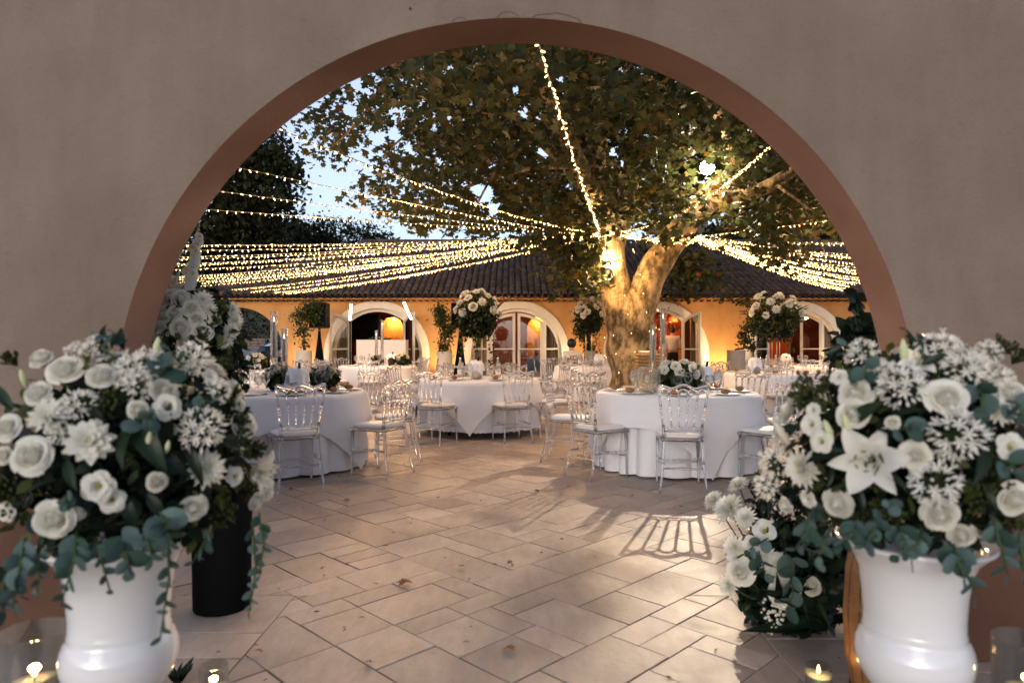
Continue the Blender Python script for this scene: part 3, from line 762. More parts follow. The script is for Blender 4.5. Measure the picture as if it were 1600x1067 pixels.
LIMBS = [([q3(948, 350, 12.95), q3(925, 300, 12.3), q3(890, 225, 11.4), q3(850, 130, 10.5), q3(800, -20, 9.6)], [.2, .17, .14, .11, .07]),
         ([q3(955, 400, 13.1), q3(975, 330, 13.8), q3(988, 240, 14.6), q3(1010, 120, 15.2)], [.22, .19, .15, .1]),
         ([q3(944, 330, 13), q3(880, 250, 13.6), q3(780, 170, 13.8), q3(640, 110, 13.5), q3(520, 70, 13)], [.17, .14, .11, .08, .04]),
         ([q3(1110, 310, 12.6), q3(1180, 300, 12), q3(1250, 260, 11.4), q3(1340, 200, 11)], [.15, .12, .09, .06]),
         ([q3(1150, 270, 12.6), q3(1130, 190, 11.6), q3(1080, 90, 10.6), q3(1050, -40, 9.8)], [.16, .13, .10, .06])]
for p, r in LIMBS: limb(tr, p, r, 10, .02)
# thin boughs that carry the foliage, some showing against the sky
for (a, b) in (((780, 170, 13.8), (600, 240, 12.6)), ((700, 140, 13.6), (520, 230, 12.5)), ((640, 110, 13.5), (560, 190, 13)), ((850, 200, 12), (740, 330, 11.5)), ((900, 260, 11.8), (660, 330, 11.8)),
               ((1180, 300, 12), (1270, 330, 11)), ((1110, 312, 12.4), (1220, 400, 12.2)), ((1000, 200, 14.9), (1080, 160, 14)), ((950, 380, 12.7), (880, 410, 12.2)), ((850, 130, 10.5), (720, 120, 10)), ((1080, 90, 10.6), (980, 110, 9.6))):
    A, B = q3(*a), q3(*b); mids = [A + (B - A) * t + Vector((rnd.uniform(-.12, .12), rnd.uniform(-.12, .12), .25 * math.sin(3.14 * t))) for t in (.33, .66)]
    limb(tr, [A] + mids + [B], [.05, .04, .03, .015], 6, 0)
tr.build('trunk', M['bark'], plane)
# crown: leaf sprays through a broad dome, kept out of the gaps the photograph shows the sky through
LEAF_AREA = [(430, 40), (1345, 40), (1345, 352), (1290, 360), (1262, 350), (1232, 425), (1205, 395), (1165, 350), (1140, 345), (1141, 318), (1122, 305), (1114, 330), (1085, 345), (1040, 352), (1000, 346), (962, 345), (942, 372), (940, 420), (905, 448), (880, 425), (850, 395), (800, 362), (720, 366), (655, 350), (600, 340), (560, 322), (548, 296), (572, 270), (600, 262), (575, 244), (540, 236), (523, 262), (503, 240), (480, 196), (462, 178)]
HOLES = [(490, 150, 16), (520, 110, 14), (560, 130, 16), (548, 170, 13), (590, 215, 15), (616, 208, 12), (655, 105, 12), (700, 108, 10), (660, 160, 9), (700, 180, 8), (805, 138, 11), (818, 175, 12), (760, 300, 16), (770, 325, 12), (742, 290, 10), (850, 235, 12), (875, 122, 9), (970, 105, 10), (957, 235, 10), (1080, 195, 7), (975, 255, 8), (690, 250, 9), (640, 230, 10), (620, 170, 10)]
NC = 33000
cx_ = nr.uniform(-8, 10.5, NC); cyy = nr.uniform(5.2, 19.5, NC); czz = nr.uniform(2.3, 11, NC)
P = np.stack([cx_, cyy, czz], 1)
dome = ((cx_ - 1.2) / 9) ** 2 + ((cyy - 12.5) / 7.5) ** 2 + ((czz - 5.0) / 6) ** 2 < 1
px, py = px_of(P)
window = (px > 300) & (px < 1400) & (py > 40)
okp = in_poly(px, py, LEAF_AREA)
for hx, hy, hr in HOLES: okp &= ((px - hx) ** 2 + (py - hy) ** 2 > (hr * 1.35) ** 2)
low = (czz > 4.1 - .0 * cx_) | ((cyy > 11.0) & (cyy < 14.5))
thin = nr.random(NC) < np.where(px < 640, .36, np.where(px < 780, .66, 1.0))
keep = dome & low & np.where(window, okp & thin, (nr.random(NC) < .22) & (czz > 5))
keep &= ~((np.abs(px - 1105) < 20) & (np.abs(py - 262) < 20) & (cyy < 12.5))     # the flood lamp shines out of a gap
keep &= ~((np.abs(px - 955) < 22) & (py > 355) & (py < 420) & (cyy < 13.1))
CL = P[keep]
ex = []
for (x, y, dd, r, k) in ((1070, 432, 17.5, 30, 26), (1110, 432, 17.8, 26, 20), (1045, 402, 16.5, 24, 20), (1085, 408, 17, 28, 24), (880, 410, 11.6, 42, 15), (915, 400, 11.9, 25, 8), (925, 435, 12.1, 16, 8), (850, 380, 11.2, 24, 10), (1060, 355, 11.8, 26, 8), (1230, 400, 11.5, 22, 8), (1180, 350, 11, 24, 10)):
    for q in range(k):
        a = rnd.uniform(0, 6.28); rr = r * rnd.random() ** .5; p = at(x + rr * math.cos(a), y + rr * math.sin(a), dd + rnd.uniform(-.4, .4)); ex.append(tuple(p))
CL = np.vstack([CL, np.array(ex)])
cnt = nr.integers(7, 13, len(CL))
idx = np.repeat(np.arange(len(CL)), cnt); n = len(idx)
off = nr.normal(0, 1, (n, 3)) * np.array([.20, .20, .13])
LP = CL[idx] + off
lpx, lpy = px_of(LP)
w2 = (lpx > 300) & (lpx < 1400) & (lpy > 40); bad = np.zeros(n, bool)
for hx, hy, hr in HOLES: bad |= ((lpx - hx) ** 2 + (lpy - hy) ** 2 < (hr * .85) ** 2)
big = [(a[0], a[1]) for a in LEAF_AREA]
bad |= ((lpx - 1105) ** 2 + (lpy - 262) ** 2 < 15 ** 2) & (LP[:, 1] < 12.5)
LP = LP[~(w2 & bad)]; idx = idx[~(w2 & bad)]
ct = nr.random(len(CL)); tints = np.clip(ct[idx] * .6 + nr.random(len(idx)) * .35, 0, .93); tints[nr.random(len(idx)) < .02] = 1.0
LP = LP - np.array([TX, TY, 0])
sizes = nr.uniform(.12, .235, len(LP))
d_ = LP[:, 1] + TY; lpx, lpy = px_of(LP + np.array([TX, TY, 0]))
vis = (lpx > 400) & (lpx < 1330) & (lpy > 70) & (d_ < 11.5)
order = np.argsort(np.where(vis, d_, 1e9))
near = order[:280]; farr = order[280:]
LM = [leaves_mesh('leaf', np.zeros((1, 3)), [1.0], M['plane_leaf'], droop=0, tints=np.array([t])) for t in (.1, .35, .55, .75, .95)]
q_ = rand_rots(len(near))
for k, i in enumerate(near):
    link('leaf', LM[min(4, int(tints[i] * 5))], plane, tuple(LP[i]), rot=Matrix(q_[k].tolist()).to_quaternion(), scale=float(sizes[i]))
link('foliage', leaves_mesh('foliage', LP[farr], sizes[farr], M['plane_leaf'], tints=tints[farr]), plane, kind='stuff')
print('plane leaves', len(LP))

def simple_tree(name, label, loc, h, blobs, n, size, m=None, group=None, trunk=.18):
    t = thing(name, label, 'tree', loc, 0, group)
    tb = MB(); top = Vector(blobs[0][0]); limb(tb, [(0, 0, -.2), (0.05, 0, h * .25), (.0, .05, h * .5), top], [trunk, trunk * .8, trunk * .65, .04], 8, .02, 4)
    for b in blobs[1:]: limb(tb, [(0, 0, h * .35), (Vector(b[0]) * .5 + Vector((0, 0, h * .2))), Vector(b[0])], [trunk * .5, trunk * .35, .03], 6, .0, 3)
    tb.build('trunk', M['bark_dark'], t)
    ps = []; tt = []
    for (c, r) in blobs:
        k = int(n * r ** 2 / sum(x[1] ** 2 for x in blobs)); g_ = nr.normal(0, 1, (k // 9 + 1, 3)); g_ /= np.linalg.norm(g_, axis=1)[:, None]
        rr = nr.uniform(.45, 1.05, (len(g_), 1)) ** .7; cc = np.array(c) + g_ * rr * r * np.array([1, 1, .82])
        pp = np.repeat(cc, 9, 0) + nr.normal(0, r * .09 + .05, (len(cc) * 9, 3)); ps.append(pp); tt.append(np.clip(np.repeat(nr.random(len(cc)), 9) * .7 + nr.random(len(pp)) * .3, 0, 1))
    ps = np.vstack(ps); tt = np.concatenate(tt)
    link('crown', leaves_mesh('crown', ps, nr.uniform(size * .7, size * 1.3, len(ps)), m or M['tree_leaf'], OVAL_V, OVAL_F, tints=tt), t, kind='stuff')
    return t
def bl(px, py, D, r, base): p = at(px, py, D); return ((p.x - base[0], p.y - base[1], p.z - base[2]), r)
def tree_px(label, name, basex, D, blobs, n, size, gz=.3, **k):
    b = at(basex, 0, D); loc = (b.x, D, gz); simple_tree(name, label, loc, 5, [bl(x, y, D + dd, r, loc) for (x, y, dd, r) in blobs], n, size, **k)
tree_px('tall dark tree on the left behind the roof, its crown cut by the arch', 'dark_tree', 370, 26, [(385, 285, 0, 2.1), (345, 330, .5, 2.3), (428, 262, 0, 1.05), (400, 225, 1, 1.3), (330, 250, 1, 2.2), (440, 310, 1, .4), (380, 360, 0, 1.5), (310, 395, 1, 1.7), (360, 405, 1, 1.5), (415, 400, 1, 1.3)], 20000, .22)
tree_px('low dark tree behind the left end of the roof', 'dark_tree', 470, 34, [(470, 385, 0, 1.8), (440, 378, 1, 1.4), (505, 392, 0, 1.2)], 5000, .26, .8)
tree_px('small round tree peeping over the hipped roof end', 'dark_tree', 540, 36, [(520, 368, 0, 1.25), (560, 376, 0, 1.2), (500, 380, 1, 1.0), (585, 385, 1, 1.4)], 3500, .18, .9)
tree_px('dark tree rising behind the right half of the roof', 'dark_tree', 1210, 33, [(1180, 360, 0, 1.7), (1240, 340, 0, 2.4), (1300, 350, 1, 2.2), (1120, 375, 0, 1.0), (1270, 290, 0, 1.9)], 9000, .26, .8)
0 and tree_px('shaded tree against the roof behind the plane trunk', 'dark_tree', 1075, 18.2, [(1070, 432, 0, .75), (1110, 436, 0, .6), (1045, 405, 0, .6), (1090, 405, .4, .6), (1130, 440, 0, .35)], 3200, .12, 0, trunk=.1)
hd = thing('hedge', 'dark hedge with pale leaves above the stone wall, seen through the gateway', 'hedge', (-16, 44, 1))
k = 9000; hp = np.stack([nr.uniform(-10, 9, k), nr.normal(0, 1.2, k), nr.uniform(0, 5.2, k)], 1)
hp[:, 0] += .4 * np.sin(hp[:, 2] * 3)
link('leaves', leaves_mesh('leaves', hp, nr.uniform(.14, .3, k), M['tree_leaf'], OVAL_V, OVAL_F), hd, kind='stuff')
hb = MB(); hb.box((0, .9, 2.3), (19, .5, 4.6)); hb.build('core', M['darkleaf'], hd, False, kind='stuff')

# ================================================================== string lights
NODE = at(962, 362, 12.45)
def strand(a, b, sag, n=40): 
    a, b = Vector(a), Vector(b); return [a + (b - a) * (i / n) - Vector((0, 0, sag * 4 * (i / n) * (1 - i / n))) for i in range(n + 1)]
BULB = MB(); BULB.lathe([(.0042, 0), (.0058, .008), (.0062, .03), (.0, .036)], 6)
BM = BULB.mesh('bulb', M['bulb'])
BV = [Vector(v) for v in BULB.v]; BF = BULB.f
def string_light(label, a, b, sag, spacing, parts=0, scale=1.0, group='strings of warm lights fanning out from the tree', glow=0):
    pts = strand(a, b, sag); t = thing('string_light', label, 'string lights', tuple(a), 0, group); a = Vector(a)
    mb = MB(); mb.tube([p - a for p in pts], .0045, 4, cap=False); mb.build('cable', M['cable'], t)
    # walk along
    L_ = [0]
    for i in range(len(pts) - 1): L_.append(L_[-1] + (pts[i + 1] - pts[i]).length)
    d = .02; acc = MB(); i = 0; cand = []
    while d < L_[-1]:
        while L_[i + 1] < d: i += 1
        u = (d - L_[i]) / (L_[i + 1] - L_[i]); p = pts[i] + (pts[i + 1] - pts[i]) * u
        ax = (pts[i + 1] - pts[i]).normalized(); o1 = ax.orthogonal().normalized(); th = rnd.uniform(0, 6.28)
        dr = (o1 * math.cos(th) + ax.cross(o1) * math.sin(th)) * .8 + ax * rnd.uniform(-.5, .5) + Vector((0, 0, -.75)); dr.normalize()
        q = dr.to_track_quat('Z', 'Y'); x = p.x / p.y * F + 800; y = 535 - (p.z - EYE) / p.y * F
        invis = p.y < AY + .05 or (x - 805) ** 2 + (y - 656) ** 2 > 640 ** 2
        cand.append((invis, p.y, p - a, q)); d += spacing * rnd.uniform(.7, 1.3)
    if glow: point('string_glow', pts[len(pts) * 2 // 5] + Vector((0, 0, -.06)), glow, (1, .56, .24), .25)
    cand.sort(key=lambda c: (c[0], c[1]))
    for k, (inv, _, p, q) in enumerate(cand):
        s = scale * rnd.uniform(.9, 1.15)
        if k < parts and not inv: link('bulb', BM, t, p, rot=q, scale=s)
        else: acc.add([q @ v * s + p for v in BV], BF)
    if acc.v: acc.build('bulbs', M['bulb'], t, kind='stuff')
    return t
def beyond(px, py, zend, Y=None, X=None):
    """anchor of the strand that passes photograph pixel (px, py) at height zend: carried on to the wall at Y or X"""
    D = (zend - EYE) * F / (535 - py); p = at(px, py, D); d = p - NODE
    t = 1.0
    if Y is not None and d.y: t = (Y - NODE.y) / d.y
    if t < 0: t = (AY + AT - NODE.y) / d.y
    if X is not None: t = min(t if Y is not None else 99, (X - NODE.x) / d.x)
    return Vector((NODE.x + d.x * t, NODE.y + d.y * t, zend))
JIT = lambda k: Vector((rnd.uniform(-.12, .12), rnd.uniform(-.1, .1), rnd.uniform(-.11, .12)))
# three that come close over the viewer: their bulbs are parts
string_light('light string falling steeply from the top of the arch to the trunk', NODE + Vector((-.25, 0, -.05)), beyond(849, 68, 2.95, Y=AY + AT), .12, .085, 70, .85, glow=14)
string_light('light string crossing the pale sky from upper left down to the tree', NODE + Vector((-.5, 0, .0)), beyond(470, 190, 3.0, Y=AY + AT), .2, .095, 70, .9, glow=14)
string_light('light string climbing the right limb past the flood lamp', at(1118, 300, 11.9), beyond(1182, 206, 3.0, Y=AY + AT), .05, .085, 45, .85)
string_light('short light string looped from the trunk to the right limb', NODE + Vector((.1, 0, .0)), at(1120, 298, 11.9), .12, .045, 0)
left = [(375, 258, 3.0), (340, 299, 3.0), (318, 331, 3.0), (285, 379, 2.95), (283, 389, 2.95), (283, 400, 2.95), (280, 411, 2.95), (280, 419, 2.95), (290, 431, 2.9), (290, 436, 2.9), (290, 440, 2.9), (290, 448, 2.9), (310, 457, 2.86), (310, 463, 2.80), (330, 466, 2.78), (330, 469, 2.74)]
for k, (x, y, z) in enumerate(left):
    ORD = ('', '', '', 'top', 'second', 'third', 'fourth', 'fifth', 'sixth', 'seventh', 'eighth', 'ninth', 'tenth', 'eleventh', 'twelfth', 'lowest')
    lab = 'highest of the light strings reaching the left edge of the arch' if k == 0 else 'second highest light string on the left, below the patch of sky' if k == 1 else 'third highest light string on the left, before the dark trees' if k == 2 else ORD[k] + ' light string of the dense band over the roof on the left'
    e = beyond(x, y, z, Y=(AY + AT) if k < 2 else 20.55, X=-9.3)
    string_light(lab, NODE + Vector((-.5, .1, -.05)) + JIT(k) * .8, e, .07 if k < 3 else .13, .095, 0, 1.0 if k < 4 else 1.25, 'strings of warm lights over the roof on the left' if k > 2 else 'strings of warm lights fanning out from the tree', 26 if k % 2 == 0 else 0)
for k in range(5):
    string_light(('topmost', 'second', 'middle', 'fourth', 'lowest')[k] + ' string of the short bright bundle left of the trunk', NODE + Vector((-1.35, .05, -.13)) + JIT(k), NODE + Vector((-.05, 0, 0)) + JIT(k) * .4, .03, .035, 0, 1.0, 'bright bundles of lights at the trunk')
for k, y in enumerate((384, 404, 414, 434, 444)):
    string_light(('top', 'second', 'third', 'fourth', 'lowest')[k] + ' of the fainter light strings woven into the left band', NODE + Vector((-1.2, .3, -.10)) + JIT(k), beyond(288, y, 2.88, Y=20.55, X=-9.3), .10 + .02 * (k % 3), .10, 0, 1.1, 'fainter strings woven into the left band')
RN = at(1085, 372, 12.5)
def rbeyond(px, py, z, X=9.5, Y=20.55):
    D = (z - EYE) * F / (535 - py); p = at(px, py, D); d = p - RN; t = (X - RN.x) / d.x
    if d.y > 0: t = min(t, (Y - RN.y) / d.y)
    else: t = min(t, (AY + AT - RN.y) / d.y)
    return Vector((RN.x + d.x * t, RN.y + d.y * t, z))
right = [(1253, 285, 3.0), (1300, 352, 3.0), (1318, 376, 3.0), (1330, 397, 3.0), (1333, 402, 2.95), (1336, 410, 2.95), (1340, 419, 2.95), (1345, 426, 2.9), (1347, 437, 2.9), (1350, 446, 2.9), (1352, 452, 2.85), (1354, 457, 2.8), (1356, 460, 2.75)]
for k, (x, y, z) in enumerate(right):
    lab = 'highest of the light strings rising to the right edge of the arch' if k == 0 else 'second highest light string on the right, in front of the leaves' if k == 1 else ('top', 'second', 'third', 'fourth', 'fifth', 'sixth', 'seventh', 'eighth', 'ninth', 'tenth', 'lowest')[k - 2] + ' light string of the dense band over the roof on the right'
    string_light(lab, RN + JIT(k) * .8, rbeyond(x, y, z), .10 if k < 2 else .13, .095, 0, 1.0 if k < 3 else 1.25, 'strings of warm lights over the roof on the right' if k > 1 else 'strings of warm lights fanning out from the tree', 26 if k % 2 == 0 else 0)
for k, y in enumerate((384, 400, 414, 423, 432, 441, 450)):
    string_light(('top', 'second', 'third', 'fourth', 'fifth', 'sixth', 'lowest')[k] + ' of the fainter light strings woven into the right band', RN + Vector((.2, .2, 0)) + JIT(k), rbeyond(1342, y, 2.9), .10 + .02 * (k % 3), .10, 0, 1.1, 'fainter strings woven into the right band')
for k in range(4):
    string_light(('topmost', 'second', 'third', 'lowest')[k] + ' string of the bright bundle between trunk and right limb', NODE + Vector((.0, 0, .02)) + JIT(k) * .5, NODE + Vector((1.5, .0, -.1)) + JIT(k), .10, .04, 0, 1.0, 'bright bundles of lights at the trunk')
# bulbs added round the trunk, standing in for light dots on its bark
wp = []
for i in range(150):
    t = i / 149; a = -2.2 + t * 34; r_ = .53 - .03 * t; wp.append(Vector((r_ * math.cos(a), r_ * math.sin(a), .7 + 1.9 * t)))
wt = thing('string_light', 'tiny bulbs added around the plane trunk in place of sparkling light on its bark', 'string lights', (TX, TY, 0)); mb = MB(); mb.tube(wp, .003, 4, cap=False); mb.build('cable', M['bark_dark'], wt)
acc = MB()
for i in range(0, 149, 3): acc.add([v * .75 + wp[i] for v in BV], BF)
acc.build('bulbs', M['bulb'], wt, kind='stuff')

# ================================================================== lamps
FL = at(1105, 262, 12.5)
def flood(name, label, loc, target, r, face):
    t = thing(name, label, 'lamp', loc); q = (Vector(target) - Vector(loc)).to_track_quat('Z', 'Y')
    b = MB(); b.lathe([(0, -.10), (r * .8, -.10), (r * 1.05, -.02), (r * 1.05, .02), (r, .02)], 20); o = b.build('housing', M['black'], t); o.rotation_mode = 'QUATERNION'; o.rotation_quaternion = q
    f_ = MB(); f_.lathe([(0, .012), (r * .98, .012)], 20); o2 = f_.build('lens', face, t); o2.rotation_mode = 'QUATERNION'; o2.rotation_quaternion = q
    br = MB(); br.tube([q @ Vector((r * 1.05, 0, 0)), q @ Vector((r * 1.2, 0, -.12)), q @ Vector((0, 0, -.22)), q @ Vector((-r * 1.2, 0, -.12)), q @ Vector((-r * 1.05, 0, 0))], .012, 6); br.build('bracket', M['steel'], t)
    return t, q
FT = (1.2, 4.0, 0)
fl, fq = flood('flood_lamp', 'round flood lamp shining out of the leaves beside the right limb', FL, (.6, 0, 1.3), .13, M['flood'])
spot('flood_light', FL + (fq @ Vector((0, 0, .05))), FT, 800, (1, .80, .58), .016, 62, .6)
point('flood_spill', FL + (fq @ Vector((0, 0, .7))), 38, (1, .72, .44), .12)
SP_ = at(950, 424, 12.35)
sp, sq = flood('tree_spotlight', 'small spotlight strapped to the trunk, blazing up the left limb', SP_, at(951, 380, 12.7), .07, M['flood'])
point('tree_glow', SP_ + Vector((-.05, -.35, .05)), 62, (1, .58, .24), .08)
spot('tree_spot', SP_ + sq @ Vector((0, 0, .06)), at(950, 370, 12.75), 105, (1, .66, .34), .05, 130, .8)
for (x, D, lab, pw) in ((692, 20.35, 'wall light on the ground by the climber beside the second door', 58), (1133, 20.2, 'wall light on the ground by the grey planter, glaring up the wall', 82), (900, 20.4, 'wall light on the ground right of the closed doors', 42), (470, 20.4, 'wall light on the ground beside the left planter', 30), (1290, 20.4, 'wall light on the ground at the far right door', 20)):
    p = at(x, 0, D); u = thing('uplight', lab, 'wall light', (p.x, D, 0)); b = MB(); b.lathe([(.07, 0), (.07, .10), (.055, .12), (.05, .11)], 12, close=False); b.build('housing', M['black'], u)
    f_ = MB(); f_.lathe([(0, .112), (.052, .112)], 12); f_.build('lens', M['flood'], u)
    spot('wall_wash', (p.x, D, .14), (p.x, FY + .1, 1.9), pw, (1, .62, .29), .04, 110, .8)
# ================================================================== clear chairs
def beads(mb, p, q, r, marks, n=7):
    """a turned rod from p to q; marks = (fraction, radius factor) bulges"""
    p, q = Vector(p), Vector(q); ts = [(0, 1)]
    for (t, k) in marks: ts += [(t - .030, .95), (t - .014, k), (t + .014, k), (t + .030, .95)]
    ts.append((1, 1)); ts.sort(); mb.tube([p + (q - p) * t for t, _ in ts], [r * k for _, k in ts], n)
def chair_bits():
    out = []
    for sx in (-1, 1):
        mb = MB(); P = [(.195, -.275, 0), (.170, -.222, .22), (.158, -.196, .40), (.156, -.19, .47), (.165, -.20, .58)]
        mb.tube([(sx * x, y, z) for x, y, z in P], [.010, .0135, .016, .0165, .0125], 8)
        beads(mb, (sx * .165, -.20, .575), (sx * .208, -.25, .90), .0115, [(.18, 1.55), (.26, 1.7), (.34, 1.7), (.42, 1.55), (.9, 1.3)], 8)
        out.append(('rear_leg', mb))
        mb = MB(); mb.tube([(sx * .185, .185, 0), (sx * .18, .18, .25), (sx * .178, .175, .43)], [.009, .013, .016], 8); out.append(('front_leg', mb))
        mb = MB(); beads(mb, (sx * .172, -.21, .245), (sx * .180, .18, .245), .0085, [(.3, 1.4), (.42, 1.5), (.5, 1.7), (.58, 1.5), (.7, 1.4)]); out.append(('stretcher', mb))
    for (y, z, w) in ((-.215, .20, .168), (.182, .20, .18)):
        mb = MB(); beads(mb, (-w, y, z), (w, y, z), .0085, [(.3, 1.4), (.42, 1.5), (.5, 1.7), (.58, 1.5), (.7, 1.4)]); out.append(('stretcher', mb))
    xb = [-.156 + .312 * i / 5 for i in range(6)]; xt = [-.20 + .40 * i / 5 for i in range(6)]
    for i in range(1, 5):
        mb = MB(); beads(mb, (xb[i], -.200, .555), (xt[i], -.243, .845), .0095, [(.25, 1.3), (.36, 1.5), (.47, 1.5), (.58, 1.3), (.85, 1.25)]); out.append(('spindle', mb))
    mb = MB()
    mb.tube([(-.208 + .416 * k / 16, -.25, .888 + .016 * math.cos((k / 16 - .5) * 12.56) * (1 if 3 < k < 13 else .6) + .006) for k in range(17)], .0135, 8)
    for i in range(5):
        a, b = xt[i], xt[i + 1]; c = (a + b) / 2; w = (b - a) / 2
        mb.tube([(c - w * math.cos(math.pi * k / 8), -.245, .838 + .036 * math.sin(math.pi * k / 8)) for k in range(9)], .0092, 6)
    out.append(('top_rail', mb)); mb = MB()
    mb.tube([(-.158, -.195, .515), (.158, -.195, .515)], .0085, 6)
    for i in range(5):
        a, b = xb[i], xb[i + 1]; c = (a + b) / 2; w = (b - a) / 2
        mb.tube([(c - w * math.cos(math.pi * k / 8), -.199, .562 - .024 * math.sin(math.pi * k / 8)) for k in range(9)], .0085, 6)
    out.append(('lower_rail', mb)); mb = MB()
    ring = [(-.165, -.19), (.165, -.19), (.20, .195), (-.20, .195)]
    mb.add([(x, y, z) for z in (.425, .45) for x, y in ring] + [(x * .86, y * .86, z) for z in (.425, .45) for x, y in ring],
           [(i, (i + 1) % 4, 4 + (i + 1) % 4, 4 + i) for i in range(4)] + [(8 + (i + 1) % 4, 8 + i, 12 + i, 12 + (i + 1) % 4) for i in range(4)] + [(4 + i, 4 + (i + 1) % 4, 12 + (i + 1) % 4, 12 + i) for i in range(4)] + [(8 + i, 8 + (i + 1) % 4, (i + 1) % 4, i) for i in range(4)])
    out.append(('seat_frame', mb)); return out
def cushion_bm():
    mb = MB()
    def P(u, v):
        # rounded pad
        w = lambda y: .172 + (y + .19) / .385 * .032
        a = u * 2 * math.pi; e = 5
        cxy = lambda s: (abs(math.cos(s)) ** (2 / e) * (1 if math.cos(s) > 0 else -1), abs(math.sin(s)) ** (2 / e) * (1 if math.sin(s) > 0 else -1))
        x, y = cxy(a); prof = [(0.0, .452), (.93, .452), (1.0, .462), (1.0, .475), (.93, .488), (.5, .497), (0.0, .50)]
        k = v * 6; i = min(int(k), 5); t = k - i; r = prof[i][0] + (prof[i + 1][0] - prof[i][0]) * t; z = prof[i][1] + (prof[i + 1][1] - prof[i][1]) * t
        yy = .0 + y * .195 * r; return (x * w(yy) * r, yy, z)
    mb.grid(P, 28, 6, wrap=True); return mb
def make_chair(detail, label):
    t = thing('chair', label, 'chair'); cu = cushion_bm().build('cushion', M['cushion'], t)
    if detail:
        for nm, mb in chair_bits(): mb.build(nm, M['acrylic'], t)
    else:
        al = MB()
        for nm, mb in chair_bits(): al.add(mb.v, mb.f)
        al.build('frame', M['acrylic'], t)
    return t

# ================================================================== tables and cloths
def fold(th, k, ph):
    t = th + .10 * math.sin(3 * th + ph) + .06 * math.sin(5 * th + 2 * ph)
    return abs(math.cos(t * k / 2 + ph)) ** .75 * (.75 + .25 * math.sin(2 * th + ph)) 
def cloth_r(th, drop, r, ph, k=18): return r - .012 + .02 * drop + .105 * min(drop / .62, 1) ** 1.1 * (fold(th, k, ph) - .22)
def under_cloth(r, hem, ph, scallop=0):
    mb = MB(); n = 240; Z = .752
    rings = [0, .3, .7, .95]
    mb.lathe([(rr * r, Z) for rr in rings], n)
    drops = [0, .02, .06, .14, .25, .38, .52, .64, Z - hem]; vs = []
    for d in drops:
        for j in range(n):
            th = 2 * math.pi * j / n; rr = cloth_r(th, d, r, ph) if d > .02 else r + .012 * (d > 0)
            z = Z - d - (0 if d else 0)
            if d == drops[-1]: z += scallop * abs(math.sin(th * 42)) + .006 * math.sin(th * 3 + ph)
            vs.append((rr * math.cos(th), rr * math.sin(th), z))
    fs = [(i * n + j, i * n + (j + 1) % n, (i + 1) * n + (j + 1) % n, (i + 1) * n + j) for i in range(len(drops) - 1) for j in range(n)]
    mb.add(vs, fs)
    mb.lathe([(.95 * r, Z), (r, Z)], n); return mb
def over_cloth(r, s, ph, rot):
    mb = MB(); N_ = 72; Z = .760
    ca, sa = math.cos(rot), math.sin(rot)
    def P(u, v):
        x, y = (u * 2 - 1) * s, (v * 2 - 1) * s; x, y = x * ca - y * sa, x * sa + y * ca
        d = math.hypot(x, y); th = math.atan2(y, x)
        if d <= r: return (x, y, Z + .0015 * math.sin(x * 9 + y * 5))
        drop = d - r; rr = r + .022 + .05 * drop + .05 * min(drop / .5, 1) ** 1.2 * math.sin(th * 7 + ph + .7 * math.sin(3 * th)) + .07 * min(drop / .62, 1) ** 1.1 * .78; b = min(drop / .03, 1)
        rr = r + (rr - r) * b
        return (rr * math.cos(th), rr * math.sin(th), Z - drop * .985)
    mb.grid(P, N_, N_); return mb

TABLES = {  # name: x, y, radius, hem, overlay turn, detail, words
    'A': (-2.35, 7.12, .80, .02, 20, True, 'front left table'),
    'B': (1.71, 7.10, .80, .02, -38, True, 'front right table'),
    'C': (-.47, 9.75, .83, .085, 40, True, 'middle table'),
    'D': (-2.95, 15.0, .82, .03, 10, False, 'table before the booth'),
    'E': (-4.85, 12.6, .82, .03, 30, False, 'table by the gateway'),
    'F': (1.80, 15.2, .82, .03, 55, False, 'table by the tree trunk'),
    'G': (4.45, 11.5, .82, .03, 15, False, 'right bouquet table'),
    'H': (6.9, 15.2, .82, .03, 70, False, 'far right table'),
}
CHAIRS = {'A': [22, 66, 104, 152, 196, -20, -66, -112], 'B': [-12, -56, -101, -146, 36, 82, 126, 170], 'C': [-25, 25, -62, 70, 112, 158, 204, -106],
          'D': [4 + 45 * i for i in range(8)], 'E': [20 + 45 * i for i in range(8)], 'F': [-8 + 45 * i for i in range(8)], 'G': [-20 + 45 * i for i in range(8)], 'H': [12 + 45 * i for i in range(8)]}
RC = {'A': 1.13, 'B': 1.10, 'C': 1.12}
def side_word(a):
    a = (a + 180) % 360 - 180
    for lim, w in ((-170, 'far'), (-148, 'far, slightly left'), (-112, 'far left'), (-80, 'left'), (-40, 'near left'), (-18, 'nearest the arch, slightly left'), (18, 'nearest the arch'), (30, 'nearest the arch, slightly right'), (60, 'near right'), (98, 'right'), (139, 'far right'), (165, 'far, slightly right'), (181, 'far')):
        if a <= lim: return w
CH = make_chair(True, 'x'); CL_ = make_chair(False, 'x'); used = {True: False, False: False}
